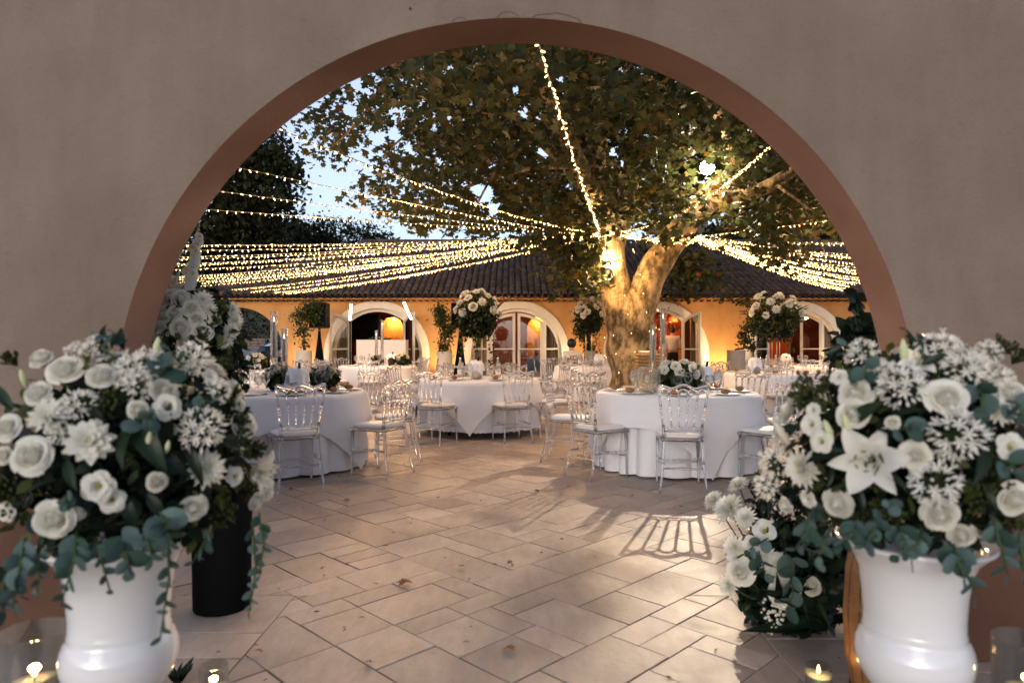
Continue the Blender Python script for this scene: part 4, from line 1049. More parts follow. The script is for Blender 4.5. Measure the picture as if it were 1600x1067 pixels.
for key, (tx, ty, tr_, hem, ov, det, words) in TABLES.items():
    t = thing('round_table', 'round ' + words + ' hidden under its white cloths', 'table', (tx, ty, 0), 0, 'round dining tables')
    b = MB(); b.lathe([(0, .72), (tr_ - .03, .72), (tr_ - .01, .73), (tr_ - .01, .745), (0, .748)], 40); b.build('tabletop', M['wood'], t)
    for k in range(4):
        a = R(45 + 90 * k); l = MB(); l.tube([(.55 * math.cos(a), .55 * math.sin(a), 0), (.55 * math.cos(a), .55 * math.sin(a), .72)], .018, 8); l.build('leg', M['black'], t)
    ph = rnd.uniform(0, 6)
    uc = under_cloth(tr_, hem, ph, .016 if key == 'C' else 0).build('tablecloth', M['white_cloth']); uc.location = (tx, ty, 0)
    tag(uc, 'floor-length white cloth falling in folds on the ' + words, 'tablecloth', 'white floor-length tablecloths')
    oc = over_cloth(tr_ + .004, 1.10, ph, R(ov)).build('overlay_cloth', M['white_cloth']); oc.location = (tx, ty, 0)
    tag(oc, 'square white top cloth with hanging corners on the ' + words, 'tablecloth', 'white square top cloths')
    for a in CHAIRS[key]:
        rc = RC.get(key, 1.1) + rnd.uniform(-.04, .04); x = tx + rc * math.sin(R(a)); y = ty - rc * math.cos(R(a)); rz = R(a) + R(rnd.uniform(-7, 7))
        lab = 'clear cushioned chair on the %s side of the %s' % (side_word(a), words)
        if 'nearest' in side_word(a): lab = 'clear cushioned chair %s, at the %s' % (side_word(a), words)
        src = CH if det else CL_
        if not used[det]: used[det] = True; src.location = (x, y, 0); src.rotation_euler = (0, 0, rz); tag(src, lab, 'chair', 'clear chairs around the round tables')
        else: dup(src, (x, y, 0), rz, lab, 'clear chairs around the round tables')

# ------------------------------------------------------------------ table settings
PLATE = MB(); PLATE.lathe([(0, .004), (.085, .004), (.10, .010), (.135, .016), (.135, .012), (.10, .004), (.08, 0), (0, 0)], 28)
GLASS = MB(); GLASS.lathe([(.033, 0), (.030, .004), (.005, .009), (.0038, .02), (.0038, .085), (.012, .098), (.034, .125), (.040, .155), (.038, .19), (.033, .215), (.0315, .215), (.036, .19), (.038, .155), (.032, .127), (.0, .104)], 16)
BREAD = MB(); BREAD.ball((0, 0, .026), .045, 12, 8, (1.1, .8, .62))
NAPK = MB(); NAPK.grid(lambda u, v: ((u - .5) * .16, (v - .5) * .09, .012 + .018 * math.sin(u * 3.14) * (1 + .4 * math.sin(v * 19)) * math.sin(v * 3.14) ** .3), 10, 10)
meshes = {'plate': PLATE.mesh('plate', M['tableware']), 'wine_glass': GLASS.mesh('wine_glass', M['glass']), 'bread_roll': BREAD.mesh('bread_roll', M['bread'])}
def put(name, me, loc, label, cat, group=None, rot=None, scale=None):
    return tag(link(name, me, None, loc, rot=rot, scale=scale), label, cat, group)
def bottle(loc, label, group):
    t = thing('water_bottle', label, 'bottle', loc, 0, group)
    b = MB(); b.lathe([(0, 0), (.036, .002), (.038, .02), (.038, .14), (.030, .18), (.016, .24), (.013, .27), (.0135, .285), (0, .285)], 14); b.build('body', M['bottle_glass'], t)
    c = MB(); c.lathe([(.0145, .27), (.0145, .292), (0, .294)], 10); c.build('cap', M['tableware'], t)
    l = MB(); l.lathe([(.0385, .05), (.0385, .12)], 14); l.build('label_band', M['tableware'], t)
def bucket(loc, label, wrap=True):
    t = thing('ice_bucket', label, 'ice bucket', loc, 0, 'ice buckets under white napkins')
    b = MB(); b.lathe([(0, 0), (.075, 0), (.095, .19), (.10, .20), (.092, .195), (.07, .01), (0, .01)], 20); b.build('bucket', M['bucket'] if not wrap else M['steel'], t)
    bo = MB(); bo.lathe([(0, .05), (.034, .06), (.034, .20), (.013, .27), (.014, .31), (0, .312)], 12); bb = bo.build('bottle', M['black'], t); bb.rotation_euler = (.18, .12, 0)
    # napkin draped over the bucket
    n = MB(); s = .17
    def P(u, v):
        x, y = (u * 2 - 1) * s, (v * 2 - 1) * s; d = math.hypot(x, y); th = math.atan2(y, x); r0 = .075
        if d < r0: return (x, y, .265 - .25 * d + .006 * math.sin(th * 5))
        dr = d - r0; rr = r0 + .028 + .05 * dr + .02 * math.cos(th * 7) * min(dr * 8, 1); b_ = min(dr / .03, 1)
        return ((r0 + (rr - r0) * b_) * math.cos(th), (r0 + (rr - r0) * b_) * math.sin(th), .246 - dr * (1.35 if wrap else .7))
    n.grid(P, 28, 28); n.build('napkin', M['white_cloth'], t)
def candle_holder(loc, h, ch, r, label, flame=True, group='tall glass cylinders with candles'):
    t = thing('candle_holder', label, 'candle', loc, 0, group)
    g = MB(); g.lathe([(r * .9, 0), (r, .0), (r, h), (r - .003, h), (r - .003, .012), (0, .012), (0, 0), (r * .9, 0)], 22); g.build('glass_cylinder', M['glass'], t)
    base = h - ch - .11
    if base > .03: s_ = MB(); s_.lathe([(0, .012), (.022, .012), (.006, .03), (.006, base - .02), (.02, base - .005), (.02, base), (0, base)], 12); s_.build('stem', M['glass'], t)
    c = MB(); rr = min(.014, r * .5); c.lathe([(0, max(base, .013)), (rr, max(base, .013)), (rr * .95, base + ch - .004), (rr * .6, base + ch), (0, base + ch - .003)], 12); c.build('candle', M['wax'], t)
    f_ = MB(); f_.lathe([(0, 0), (.0055, .008), (.006, .016), (.003, .030), (0, .038)], 8, (0, 0, base + ch + .004)); f_.build('flame', M['flame'], t)
    return t
for key, (tx, ty, tr_, hem, ov, det, words) in TABLES.items():
    Z = .765
    for i, a in enumerate(CHAIRS[key]):
        ux, uy = math.sin(R(a)), -math.cos(R(a)); rx, ry = math.cos(R(a)), math.sin(R(a))
        sw = side_word(a).replace(',', '').replace('nearest the arch', 'arch-facing')
        p = (tx + ux * (tr_ - .17), ty + uy * (tr_ - .17), Z)
        put('plate', meshes['plate'], p, 'white dinner plate at the %s place of the %s' % (sw, words), 'plate', 'plates on the ' + words)
        put('wine_glass', meshes['wine_glass'], (tx + ux * (tr_ - .36) + rx * .10, ty + uy * (tr_ - .36) + ry * .10, Z), 'empty wine glass at the %s place of the %s' % (sw, words), 'wine glass', 'wine glasses on the ' + words)
        if det: put('wine_glass', meshes['wine_glass'], (tx + ux * (tr_ - .38) - rx * .0, ty + uy * (tr_ - .38) - ry * .0, Z), 'shorter wider wine glass at the %s place of the %s' % (sw, words), 'wine glass', 'wine glasses on the ' + words, scale=(1.1, 1.1, .85))
        if i % 4 != 3: put('bread_roll', meshes['bread_roll'], (p[0] - rx * .03, p[1] - ry * .03, Z + .008), 'brown bread roll at the %s place of the %s' % (sw, words), 'bread roll', 'bread rolls on the ' + words, rot=(0, 0, rnd.uniform(0, 3)))
        if det:
            kn = MB(); kn.tube([(0, -.09, 0), (0, 0, .002), (0, .10, 0)], [.006, .004, .007], 5)
            put('knife', bpy.data.meshes.get('knife') or kn.mesh('knife', M['steel']), (tx + ux * (tr_ - .19) + rx * .17, ty + uy * (tr_ - .19) + ry * .17, Z + .006), 'steel knife at the %s place of the %s' % (sw, words), 'knife', 'knives on the ' + words, rot=(0, 0, R(a)))
def tpos(px, D): p = at(px, 0, D); return (p.x, D, .765)
bucket(tpos(465, 6.78), 'white napkin draped over the ice bucket on the front left table')
bucket(tpos(744, 9.5), 'white napkin tented over the ice bucket on the middle table')
bucket(tpos(612, 14.8), 'dark ice bucket with a white napkin before the booth', False)
bucket(tpos(936, 14.75), 'white napkin over the ice bucket beside the plane trunk')
bucket(tpos(1180, 11.2), 'white napkin over the ice bucket beneath the tall right bouquet')
bucket(tpos(1098, 7.3), 'white napkin over the ice bucket right of the low flowers on the front right table')
bucket(tpos(1228, 15.0), 'white napkin over the ice bucket at the far right')
for (px, D, lab) in ((719, 9.7, 'frosted water bottle left of the napkin on the middle table'), (778, 9.75, 'frosted water bottle right of the napkin on the middle table'), (577, 14.7, 'frosted water bottle on the table before the booth'),
                     (1198, 11.5, 'frosted water bottle just right of the napkin under the tall right bouquet'), (1212, 11.7, 'frosted water bottle farthest right under the tall right bouquet'), (906, 15.0, 'frosted water bottle on the table left of the plane trunk'), (380, 12.4, 'frosted water bottle on the left table by the gateway')):
    bottle(tpos(px, D), lab, 'water bottles on the tables')
def tall_candle(px, D, ytop, yflame, yc, lab, r=.035):
    h = EYE - (ytop - 535) / F * D - .765; fl_ = EYE - (yflame - 535) / F * D - .765
    candle_holder(tpos(px, D), h, min(fl_ - .05, (yc - yflame) / F * D), r, lab)
tall_candle(428, 7.3, 487, 500, 556, 'taller of the two glass candle cylinders on the front left table', .036)
tall_candle(444, 7.1, 513, 525, 560, 'shorter of the two glass candle cylinders on the front left table', .036)
tall_candle(1036, 7.35, 482, 494, 535, 'taller of the two glass candle cylinders on the front right table', .034)
tall_candle(1020, 7.2, 507, 519, 560, 'shorter of the two glass candle cylinders on the front right table', .034)
tall_candle(588, 15.0, 516, 524, 545, 'shorter glass candle cylinder on the table before the booth', .035)
tall_candle(597, 15.1, 500, 508, 540, 'taller glass candle cylinder on the table before the booth', .035)
tall_candle(1346, 12.0, 498, 506, 540, 'lone glass candle cylinder in front of the dark foliage at right', .035) if False else None
# ribbed glass hurricane beside the low flowers
hv = thing('glass_vase', 'big clear glass vase left of the low flowers on the front right table', 'vase', tpos(1012, 7.0))
g = MB(); g.lathe([(0, 0), (.09, 0), (.125, .06), (.135, .14), (.12, .22), (.10, .26), (.095, .258), (.115, .22), (.13, .14), (.12, .06), (.085, .006), (0, .006)], 24); g.build('glass', M['glass'], hv)
# ================================================================== flowers (all of unit radius, facing +Z)
def petal(mb, az, fn, nu=4, nv=4, tint=.5, mi=0):
    """fn(u,v) with u in -1..1 across and v 0..1 along gives (lateral angle or x, outward, up)"""
    ca, sa = math.cos(az), math.sin(az); mb.tn = tint
    def P(a, b):
        x, o, z = fn(a * 2 - 1, b); return (o * ca - x * sa, o * sa + x * ca, z)
    mb.grid(P, nu, nv, mi)
def rose(seed, openness=1.0):
    r_ = random.Random(seed); mb = MB()
    # rows of cupped petals: a closed spiral heart, outer rows rolling back at the rim
    rows = [(2, .07, .66, 2.2, .0, .7), (3, .15, .68, 1.5, .0, .5), (3, .24, .67, 1.35, .0, .35), (3, .34, .64, 1.3, .01, .2), (4, .44, .59, 1.05, .02, .08), (4, .55, .52, 1.0, .05, 0), (5, .67, .43, .88, .08, 0), (5, .81, .31, .86, .11, 0), (5, .96, .17, .84, .14, 0)]
    for k, (n, rad, h, half, curl, clo) in enumerate(rows):
        if k >= 6: rad *= openness
        for i in range(n):
            az = 2 * math.pi * i / n + k * 1.1 + r_.uniform(-.22, .22); w = half * r_.uniform(.92, 1.1); hh = h * r_.uniform(.92, 1.06); cu = curl * r_.uniform(.5, 1.5); wob = r_.uniform(-.05, .05); sp = .10 * rad + r_.uniform(.0, .03); b0 = .72 if k < 5 else .58; pk = r_.uniform(.0, .10) * (k > 5)
            def fn(u, v, rad=rad, hh=hh, w=w, cu=cu, wob=wob, clo=clo, sp=sp, b0=b0, pk=pk):
                prof = (rad + sp * u) * (b0 + (1 - b0) * min(1, v * 1.2) ** 1.2) * (1 - clo * max(0, v - .55) * 1.3) + cu * max(0, v - .60) ** 1.5 * 3.2 * (1 - .4 * u * u) + pk * v ** 4 * (1 - abs(u) * 1.5)
                tap = 1 - .34 * abs(u) ** 2.6 * v ** 2; a = u * w * (.7 + .3 * math.sin(min(1, v * 1.5) * 1.57))
                z = -.1 + (hh + .1) * v * tap - cu * max(0, v - .72) * 2.4 + wob * u
                return (prof * math.sin(a), prof * math.cos(a), z)
            petal(mb, az, fn, 6, 6, r_.uniform(.25, 1))
    mb.tn = .9; mb.ball((0, 0, .30), .20, 8, 6, (1, 1, 1.5)); mb.ball((0, 0, .02), .52, 12, 6, (1, 1, .62))
    mb.tn = 0; mb.add([(.3 * math.cos(t), .3 * math.sin(t), -.28) for t in [k * .785 for k in range(8)]] + [(0, 0, -.5)], [(i, (i + 1) % 8, 8) for i in range(8)], 1)
    return mb.mesh('rose', [M['petal'], M['stalk']])
def mum(seed, rows=((6, .25, .55), (10, .45, .55), (13, .68, .45), (15, .88, .25), (15, 1.0, .02)), wid=.13, pointed=1.0):
    r_ = random.Random(seed); mb = MB()
    for k, (n, L_, up) in enumerate(rows):
        for i in range(n):
            az = 2 * math.pi * (i + .5 * (k % 2)) / n + r_.uniform(-.12, .12); l = L_ * r_.uniform(.9, 1.1); h = up * r_.uniform(.85, 1.1); ww = wid * (.6 + .5 * L_) * r_.uniform(.9, 1.1)
            def fn(u, v, l=l, h=h, ww=ww):
                s = math.sin(math.pi * min(1, (.12 + .88 * v) ** .8)) ** .6 if pointed else 1
                return (u * ww * (s if v < .97 else .12), l * v ** .85, -.15 + (h + .15) * math.sin(v * 1.75) - .05 * (1 - u * u) * v)
            petal(mb, az, fn, 2, 4, r_.uniform(.2, 1))
    mb.tn = .2; mb.ball((0, 0, .12), .16, 8, 5, (1, 1, .8), 1)
    return mb.mesh('chrysanthemum', [M['petal'], M['petal_green']])
def lisi(seed):
    r_ = random.Random(seed); mb = MB()
    for k, (n, rad, h) in enumerate(((5, .62, .55), (5, .85, .42), (5, 1.0, .25))):
        for i in range(n):
            az = 2 * math.pi * (i + .5 * k) / n + r_.uniform(-.1, .1); ph = r_.uniform(0, 6); hh = h * r_.uniform(.85, 1.1)
            def fn(u, v, rad=rad, hh=hh, ph=ph):
                a = u * .75; rr = rad * (.12 + .88 * v ** .9) * (1 - .22 * u * u * v); z = -.3 + (hh + .3) * math.sin(v * 1.57) ** .8 - .12 * v ** 4 + .05 * math.sin(u * 6 + ph) * v * v
                return (rr * math.sin(a), rr * math.cos(a), z)
            petal(mb, az, fn, 5, 4, r_.uniform(.3, 1))
    mb.tn = .5; mb.ball((0, 0, -.02), .17, 8, 5, (1, 1, 1.2), 1)
    return mb.mesh('lisianthus', [M['petal'], M['stamen']])
def agap(seed, n=34):
    r_ = random.Random(seed); mb = MB()
    for i in range(n):
        z = 1 - (i + .5) / n * 1.25; a = i * 2.4; s = math.sqrt(max(0, 1 - z * z)); d = Vector((s * math.cos(a), s * math.sin(a), z * .9 + .1)).normalized()
        L_ = r_.uniform(.5, .75); base = d * L_; o = d.orthogonal().normalized(); c = d.cross(o)
        mb.tn = .6; mb.tube([(0, 0, -.1), d * L_ * .5 + Vector((0, 0, .03)), base], [.012, .012, .014], 4, 1, False)
        opn = r_.random(); fl = r_.uniform(.24, .34)
        if opn < .35:
            mb.tn = .9; mb.tube([base, base + d * fl * .5, base + d * fl * .95], [.03, .065, .02], 5, 0)
        else:
            for k in range(6):
                t = k * 1.047 + opn; e = o * math.cos(t) + c * math.sin(t); g_ = d.cross(e)
                p1 = base + d * fl * .5 + e * .06; p2 = base + d * fl * .85 + e * .15; p3 = base + d * fl + e * .27
                mb.tn = r_.uniform(.4, 1); mb.add([base, p1 - g_ * .035, p1 + g_ * .035, p2 - g_ * .05, p2 + g_ * .05, p3], [(0, 1, 2), (1, 3, 4, 2), (3, 5, 4)], 0)
    return mb.mesh('agapanthus', [M['petal'], M['stalk']])
def lily(seed):
    r_ = random.Random(seed); mb = MB()
    for i in range(6):
        az = i * 1.047 + r_.uniform(-.08, .08); wd = .34 if i % 2 else .25; cu = r_.uniform(.25, .5)
        def fn(u, v, wd=wd, cu=cu):
            w_ = wd * math.sin(math.pi * (.06 + .94 * v) ** .75) ** .8 if v < .99 else 0
            o = .06 + .98 * v ** 1.25 * (1 - .1 * v * cu); z = -.45 + .85 * v ** .7 - cu * max(0, v - .45) ** 2 * 1.9 + .07 * u * u * (1 - v) - .05 * (1 - abs(u)) + .012 * math.sin(v * 22 + u * 3) * abs(u)
            return (u * w_, o, z)
        petal(mb, az, fn, 6, 10, r_.uniform(.5, 1))
    for i in range(6):
        a = i * 1.047 + .5; e = (math.cos(a), math.sin(a)); mb.tn = .5
        mb.tube([(0, 0, -.35), (.10 * e[0], .10 * e[1], .15), (.24 * e[0], .24 * e[1], .5)], [.012, .010, .008], 5, 1)
        mb.tube([(.24 * e[0] - .06 * e[1], .24 * e[1] + .06 * e[0], .5), (.24 * e[0] + .06 * e[1], .24 * e[1] - .06 * e[0], .5)], [.022, .022], 5, 2)
    mb.tube([(0, 0, -.35), (.02, 0, .2), (.05, 0, .62)], [.02, .016, .028], 6, 1)
    return mb.mesh('lily', [M['petal'], M['petal_green'], M['anther']])
def bud(seed, green=.5):
    mb = MB(); mb.tn = .5; n = 12
    prof = [(0, .04), (.10, .10), (.3, .19), (.5, .22), (.7, .19), (.88, .11), (1.0, .015)]
    vs = []
    for (z, r) in prof:
        for j in range(n): t = 2 * math.pi * j / n; rr = r * (1 + .10 * math.cos(3 * t)); vs.append((rr * math.cos(t), rr * math.sin(t), z * 1.5 - .6))
    mb.add(vs, [(i * n + j, i * n + (j + 1) % n, (i + 1) * n + (j + 1) % n, (i + 1) * n + j) for i in range(len(prof) - 1) for j in range(n)])
    mb.tube([(0, 0, -1.0), (0, 0, -.58)], [.03, .045], 6, 1)
    return mb.mesh('lily_bud', [M['petal_green'] if green > .4 else M['petal'], M['stalk']])
FLW = {'rose': [rose(1), rose(2, .92), rose(3, 1.06), rose(4, .8)], 'tight': [rose(5, .62), rose(6, .7)], 'mum': [mum(1), mum(2)], 'dahlia': [mum(3, ((5, .3, .6), (8, .55, .5), (10, .82, .3), (11, 1.02, .0)), .24)],
       'lisi': [lisi(1), lisi(2), lisi(3)], 'agap': [agap(1), agap(2), agap(3)], 'lily': [lily(1), lily(2)], 'bud': [bud(1), bud(2, .2)]}
FNAME = {'rose': 'rose', 'tight': 'rosebud', 'mum': 'chrysanthemum', 'dahlia': 'dahlia', 'lisi': 'lisianthus', 'agap': 'agapanthus', 'lily': 'lily', 'bud': 'lily_bud'}
def aim(d, roll=None):
    q = Vector(d).normalized().to_track_quat('Z', 'Y'); return q @ Quaternion((0, 0, 1), rnd.uniform(0, 6.28) if roll is None else roll)
def flower(par, kind, pos, d, r):
    return link(FNAME[kind], rnd.choice(FLW[kind]), par, pos, rot=aim(d), scale=r)
# leaves
def blade(kind):
    mb = MB()
    if kind == 'round': fn = lambda u, v: ((u * 2 - 1) * .42 * math.sin(math.pi * (.04 + .93 * v)) ** .55, v, .05 * math.sin(v * 3) - .06 * (u * 2 - 1) ** 2)
    else: fn = lambda u, v: ((u * 2 - 1) * .17 * math.sin(math.pi * (.03 + .96 * v) ** .8) ** .9, v, .18 * math.sin(v * 2.2) - .22 * v * v + .10 * abs(u * 2 - 1) * .5)
    mb.grid(fn, 4, 6); return mb
ROUND = []; LONG = []
for t in (.1, .45, .7, .95):
    b = blade('round'); b.t = [t] * len(b.f); ROUND.append(b.mesh('leaf', M['euca']))
    b = blade('long'); b.t = [t] * len(b.f); LONG.append(b.mesh('leaf', M['darkleaf']))
def euca(par, pts, n, size, world=None, narrow=False):
    """a eucalyptus sprig along pts with paired round leaves, each a piece of its own"""
    pts = [Vector(p) for p in pts]; st = MB(); st.tube(pts, [.0030] * (len(pts) - 1) + [.0015], 5); o = st.build('eucalyptus_sprig', M['stalk'], par)
    k = len(pts) - 1
    for i in range(n):
        t = (i + .7) / n * k; j = min(int(t), k - 1); u = t - j; p = pts[j] + (pts[j + 1] - pts[j]) * u; d = (pts[j + 1] - pts[j]).normalized()
        side = d.orthogonal().normalized(); ang = (i // 2) * 1.57 + (i % 2) * math.pi + rnd.uniform(-.4, .4); side = Quaternion(d, ang) @ side
        tip = (side * .8 + d * .5 + Vector((0, 0, -.25))).normalized(); nor = (d * .7 - side * .4 + Vector((rnd.uniform(-.3, .3), -.8, .3))).normalized()
        x = tip.cross(nor).normalized(); z = x.cross(tip); q = Matrix((x, tip, z)).transposed().to_quaternion()
        s = size * rnd.uniform(.75, 1.15) * (1 - .4 * i / n); link('leaf', rnd.choice(ROUND), o, p, rot=q, scale=(s * (.45 if narrow else rnd.uniform(.9, 1.1)), s, s))
def long_leaf(par, p, tip, s, w=1.0, m=None):
    p = Vector(p); d = (Vector(tip) - p); L_ = d.length; d.normalize(); nor = Vector((rnd.uniform(-.4, .4), -.8, .5)); x = d.cross(nor).normalized(); z = x.cross(d)
    link('leaf', rnd.choice(m or LONG), par, p, rot=Matrix((x, d, z)).transposed().to_quaternion(), scale=(L_ * w, L_, L_))
def leaf_mass(par, c, rad, n, size, m, name='foliage', oval=True, fill=(.25, 1.0), sc=(1, 1, 1), rots=None):
    g_ = nr.normal(0, 1, (n, 3)); g_ /= np.linalg.norm(g_, axis=1)[:, None]; rr = nr.uniform(fill[0], fill[1], (n, 1)) ** .6
    ps = np.array(c) + g_ * rr * np.array(rad)
    return link(name, leaves_mesh(name, ps, nr.uniform(size * .6, size * 1.3, n), m, OVAL_V if oval else PALM_V, OVAL_F if oval else PALM_F), par, kind='stuff')
def filler(par, p, d, s, mtl='midleaf', n=26):
    """a sprig of small buds and leaflets"""
    mb = MB(); d = Vector(d).normalized(); o = d.orthogonal().normalized(); c = d.cross(o)
    for i in range(n):
        t = rnd.uniform(0, 6.28); q = (d * rnd.uniform(.5, 1) + (o * math.cos(t) + c * math.sin(t)) * rnd.uniform(.1, .6)).normalized() * s * rnd.uniform(.6, 1.05)
        b = q * .5; mb.tn = rnd.random(); mb.tube([(0, 0, 0), b, q], [.0016, .0016, .0012], 3, 0, False)
        w = q.normalized().orthogonal() * s * .075; mb.add([q * .78 - w, q * .78 + w, q * 1.12 + w * .7, q * 1.12 - w * .7], [(0, 1, 2, 3)], 0)
        mb.ball(q * 1.06, s * .075, 5, 4, (1, 1, 1.3), 0)
    return mb.build('filler_sprig', M[mtl], par, loc=p)

# ================================================================== the two urns by the arch
def urn(x, y, label):
    t = thing('urn', label, 'urn', (x, y, 0), 0)
    b = MB(); b.lathe([(0, 0), (.15, 0), (.15, .03), (.138, .05), (.10, .07), (.07, .12), (.065, .20), (.078, .27), (.105, .33), (.132, .37), (.144, .405), (.1455, .432), (.141, .458), (.131, .480), (.1245, .490), (.127, .498), (.1235, .506), (.1245, .54), (.129, .60), (.139, .66), (.160, .70), (.190, .727), (.196, .735), (.191, .742), (.160, .715), (.130, .66), (.115, .55), (0, .52)], 72)
    b.build('body', M['ceramic'], t); return t
UD = 1.86
ul = at(188, 0, UD); ur = at(1427, 0, UD)
urn(ul.x, UD, 'glossy white urn left of the archway opening'); urn(ur.x, UD, 'glossy white urn right of the archway opening')
def shell_frame(cp, a, b, dm, D):
    """an egg round a centre, turned to face along the line from the viewer: centre and its three half-axes"""
    c = at(cp[0], cp[1], D); e = Vector((0, 0, EYE)); ray = (c - e).normalized(); up = Vector((0, 0, 1)); rt = ray.cross(up).normalized(); up2 = rt.cross(ray)
    d = (c - e).length; al, ar = math.atan((cp[0] - a - 800) / F), math.atan((cp[0] + a - 800) / F)
    return c, rt * d * math.sin((ar - al) / 2), ray * dm, up2 * b / F * D
def on_shell(cp, a, b, dm, D, px, py, lift=0.0):
    c, A, Y, Bv = shell_frame(cp, a, b, dm, D); e = Vector((0, 0, EYE)); d = (at(px, py, 1.0) - e)
    inv = Matrix((A, Y, Bv)).transposed().inverted(); o = inv @ (e - c); r = inv @ d
    qa, qb, qc = r.dot(r), 2 * o.dot(r), o.dot(o) - 1; disc = qb * qb - 4 * qa * qc
    t = (-qb - math.sqrt(disc)) / (2 * qa) if disc > 0 else -qb / (2 * qa)
    loc = o + r * t; t -= lift; p = e + d * t
    nrm = Matrix((A.normalized(), Y.normalized(), Bv.normalized())).transposed() @ Vector((loc.x, loc.y, loc.z)).normalized()
    nrm = (nrm - d.normalized() * .55 + Vector((0, 0, .1))).normalized()
    return p, nrm, p.y
def bouquet(name, label, cp, a, b, dm, D, flowers, eucs, hang, leaves_, fills, base, back=True):
    t = thing(name, label, 'flowers', base); B = Vector(base)
    for (kind, px, py, r) in flowers:
        p, nrm, y = on_shell(cp, a, b, dm, D, px, py, rnd.uniform(-.01, .03)); r3 = r * y / F
        if kind in ('bud',): nrm = (nrm + Vector((0, .2, 1.2))).normalized()
        flower(t, kind, p - B - (nrm * r3 * .2), nrm, r3 * (.9 * rnd.uniform(.9, 1.06) if kind == 'rose' else .86 if kind == 'lily' else .97))
        if kind in ('rose', 'lisi', 'mum', 'dahlia', 'lily'): pass
    for (px, py, ex, ey, n, s) in eucs:
        p, nrm, y = on_shell(cp, a, b, dm, D, px, py); e, n2, y2 = on_shell(cp, a, b, dm, D, ex, ey, .04); m_ = (p + e) / 2 + Vector((0, -.02, .01))
        euca(t, [p - B, m_ - B, e - B], n, s)
    for pts, n, s in hang:
        P_ = []
        for (px, py, off) in pts: P_.append(at(px, py, D - off) - B)
        euca(t, P_, n, s)
    for (px, py, ex, ey, w) in leaves_:
        p, nrm, y = on_shell(cp, a, b, dm, D, px, py, -.02); e, n2, y2 = on_shell(cp, a, b, dm, D, ex, ey, .03); long_leaf(t, p - B, e - B, 1, w)
    for (px, py, r, ml) in fills:
        p, nrm, y = on_shell(cp, a, b, dm, D, px, py, -.03); filler(t, p - B - nrm * r * y / F * .5, nrm, r * y / F * 1.3, ml)
    s = D / F; c3 = at(cp[0], cp[1], D) - B
    fc, fA, fY, fB = shell_frame(cp, a, b, dm, D); fm = np.array([list(fA), list(fY), list(fB)])
    def egg(n, lo, hi, size, m, nm):
        g_ = nr.normal(0, 1, (n, 3)); g_ /= np.linalg.norm(g_, axis=1)[:, None]; g_ *= nr.uniform(lo, hi, (n, 1)); g_[:, 2] = np.maximum(g_[:, 2], -.80)
        link(nm, leaves_mesh(nm, g_ @ fm + np.array(c3), nr.uniform(size * .6, size * 1.3, n), m, OVAL_V, OVAL_F), t, kind='stuff')
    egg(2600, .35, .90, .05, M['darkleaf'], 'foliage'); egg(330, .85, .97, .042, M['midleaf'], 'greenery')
    if back:      # the same flowers go on round the far side
        for k in range(26):
            th = rnd.uniform(.15, math.pi - .15); el = rnd.uniform(-.3, 1.1); d = Vector((math.cos(th) * math.cos(el), math.sin(th) * math.cos(el), math.sin(el)))
            flower(t, rnd.choice(('rose', 'lisi', 'mum', 'agap', 'tight')), c3 + Vector((d.x * a * s * .85, d.y * dm, d.z * b * s)) * .97, d, rnd.uniform(.035, .05))
    return t
L_FL = [('tight', 63, 559, 24), ('rose', 100, 575, 27), ('rose', 157, 585, 29), ('rose', 58, 613, 26), ('rose', 257, 608, 27), ('mum', 75, 648, 33), ('tight', 216, 640, 23), ('rose', 46, 713, 32), ('rose', 8, 668, 26), ('rose', 3, 712, 20), ('tight', 246, 753, 21),
        ('lisi', 153, 760, 27), ('lisi', 175, 782, 22), ('rose', 385, 663, 26), ('dahlia', 139, 688, 39), ('mum', 326, 732, 33), ('lisi', 262, 636, 24), ('lisi', 368, 744, 17), ('tight', 400, 742, 17), ('rose', 82, 813, 32), ('rose', 304, 794, 25), ('tight', 121, 803, 16), ('tight', 401, 784, 19),
        ('lisi', 8, 800, 18), ('agap', 214, 575, 38), ('agap', 124, 630, 30), ('agap', 304, 562, 36), ('agap', 318, 668, 42), ('agap', 150, 543, 26), ('agap', 118, 548, 20), ('agap', 340, 610, 26), ('lily', 418, 738, 46), ('bud', 245, 545, 30), ('bud', 233, 688, 27), ('bud', 262, 697, 18), ('bud', 36, 590, 22), ('agap', 213, 600, 30), ('lisi', 330, 588, 15),
        ('tight', 365, 600, 12), ('tight', 375, 632, 14), ('agap', 235, 560, 26), ('agap', 95, 676, 24), ('lisi', 420, 770, 15), ('tight', 60, 880, 0.1)]
L_FL = [f for f in L_FL if f[3] > 1]
L_EU = [(250, 590, 278, 568, 6, .05), (300, 650, 330, 628, 6, .045), (175, 545, 182, 518, 4, .05), (240, 640, 236, 672, 4, .045), (180, 560, 150, 530, 4, .04), (120, 770, 100, 790, 4, .04), (205, 660, 240, 655, 5, .045), (285, 570, 262, 545, 4, .04)]
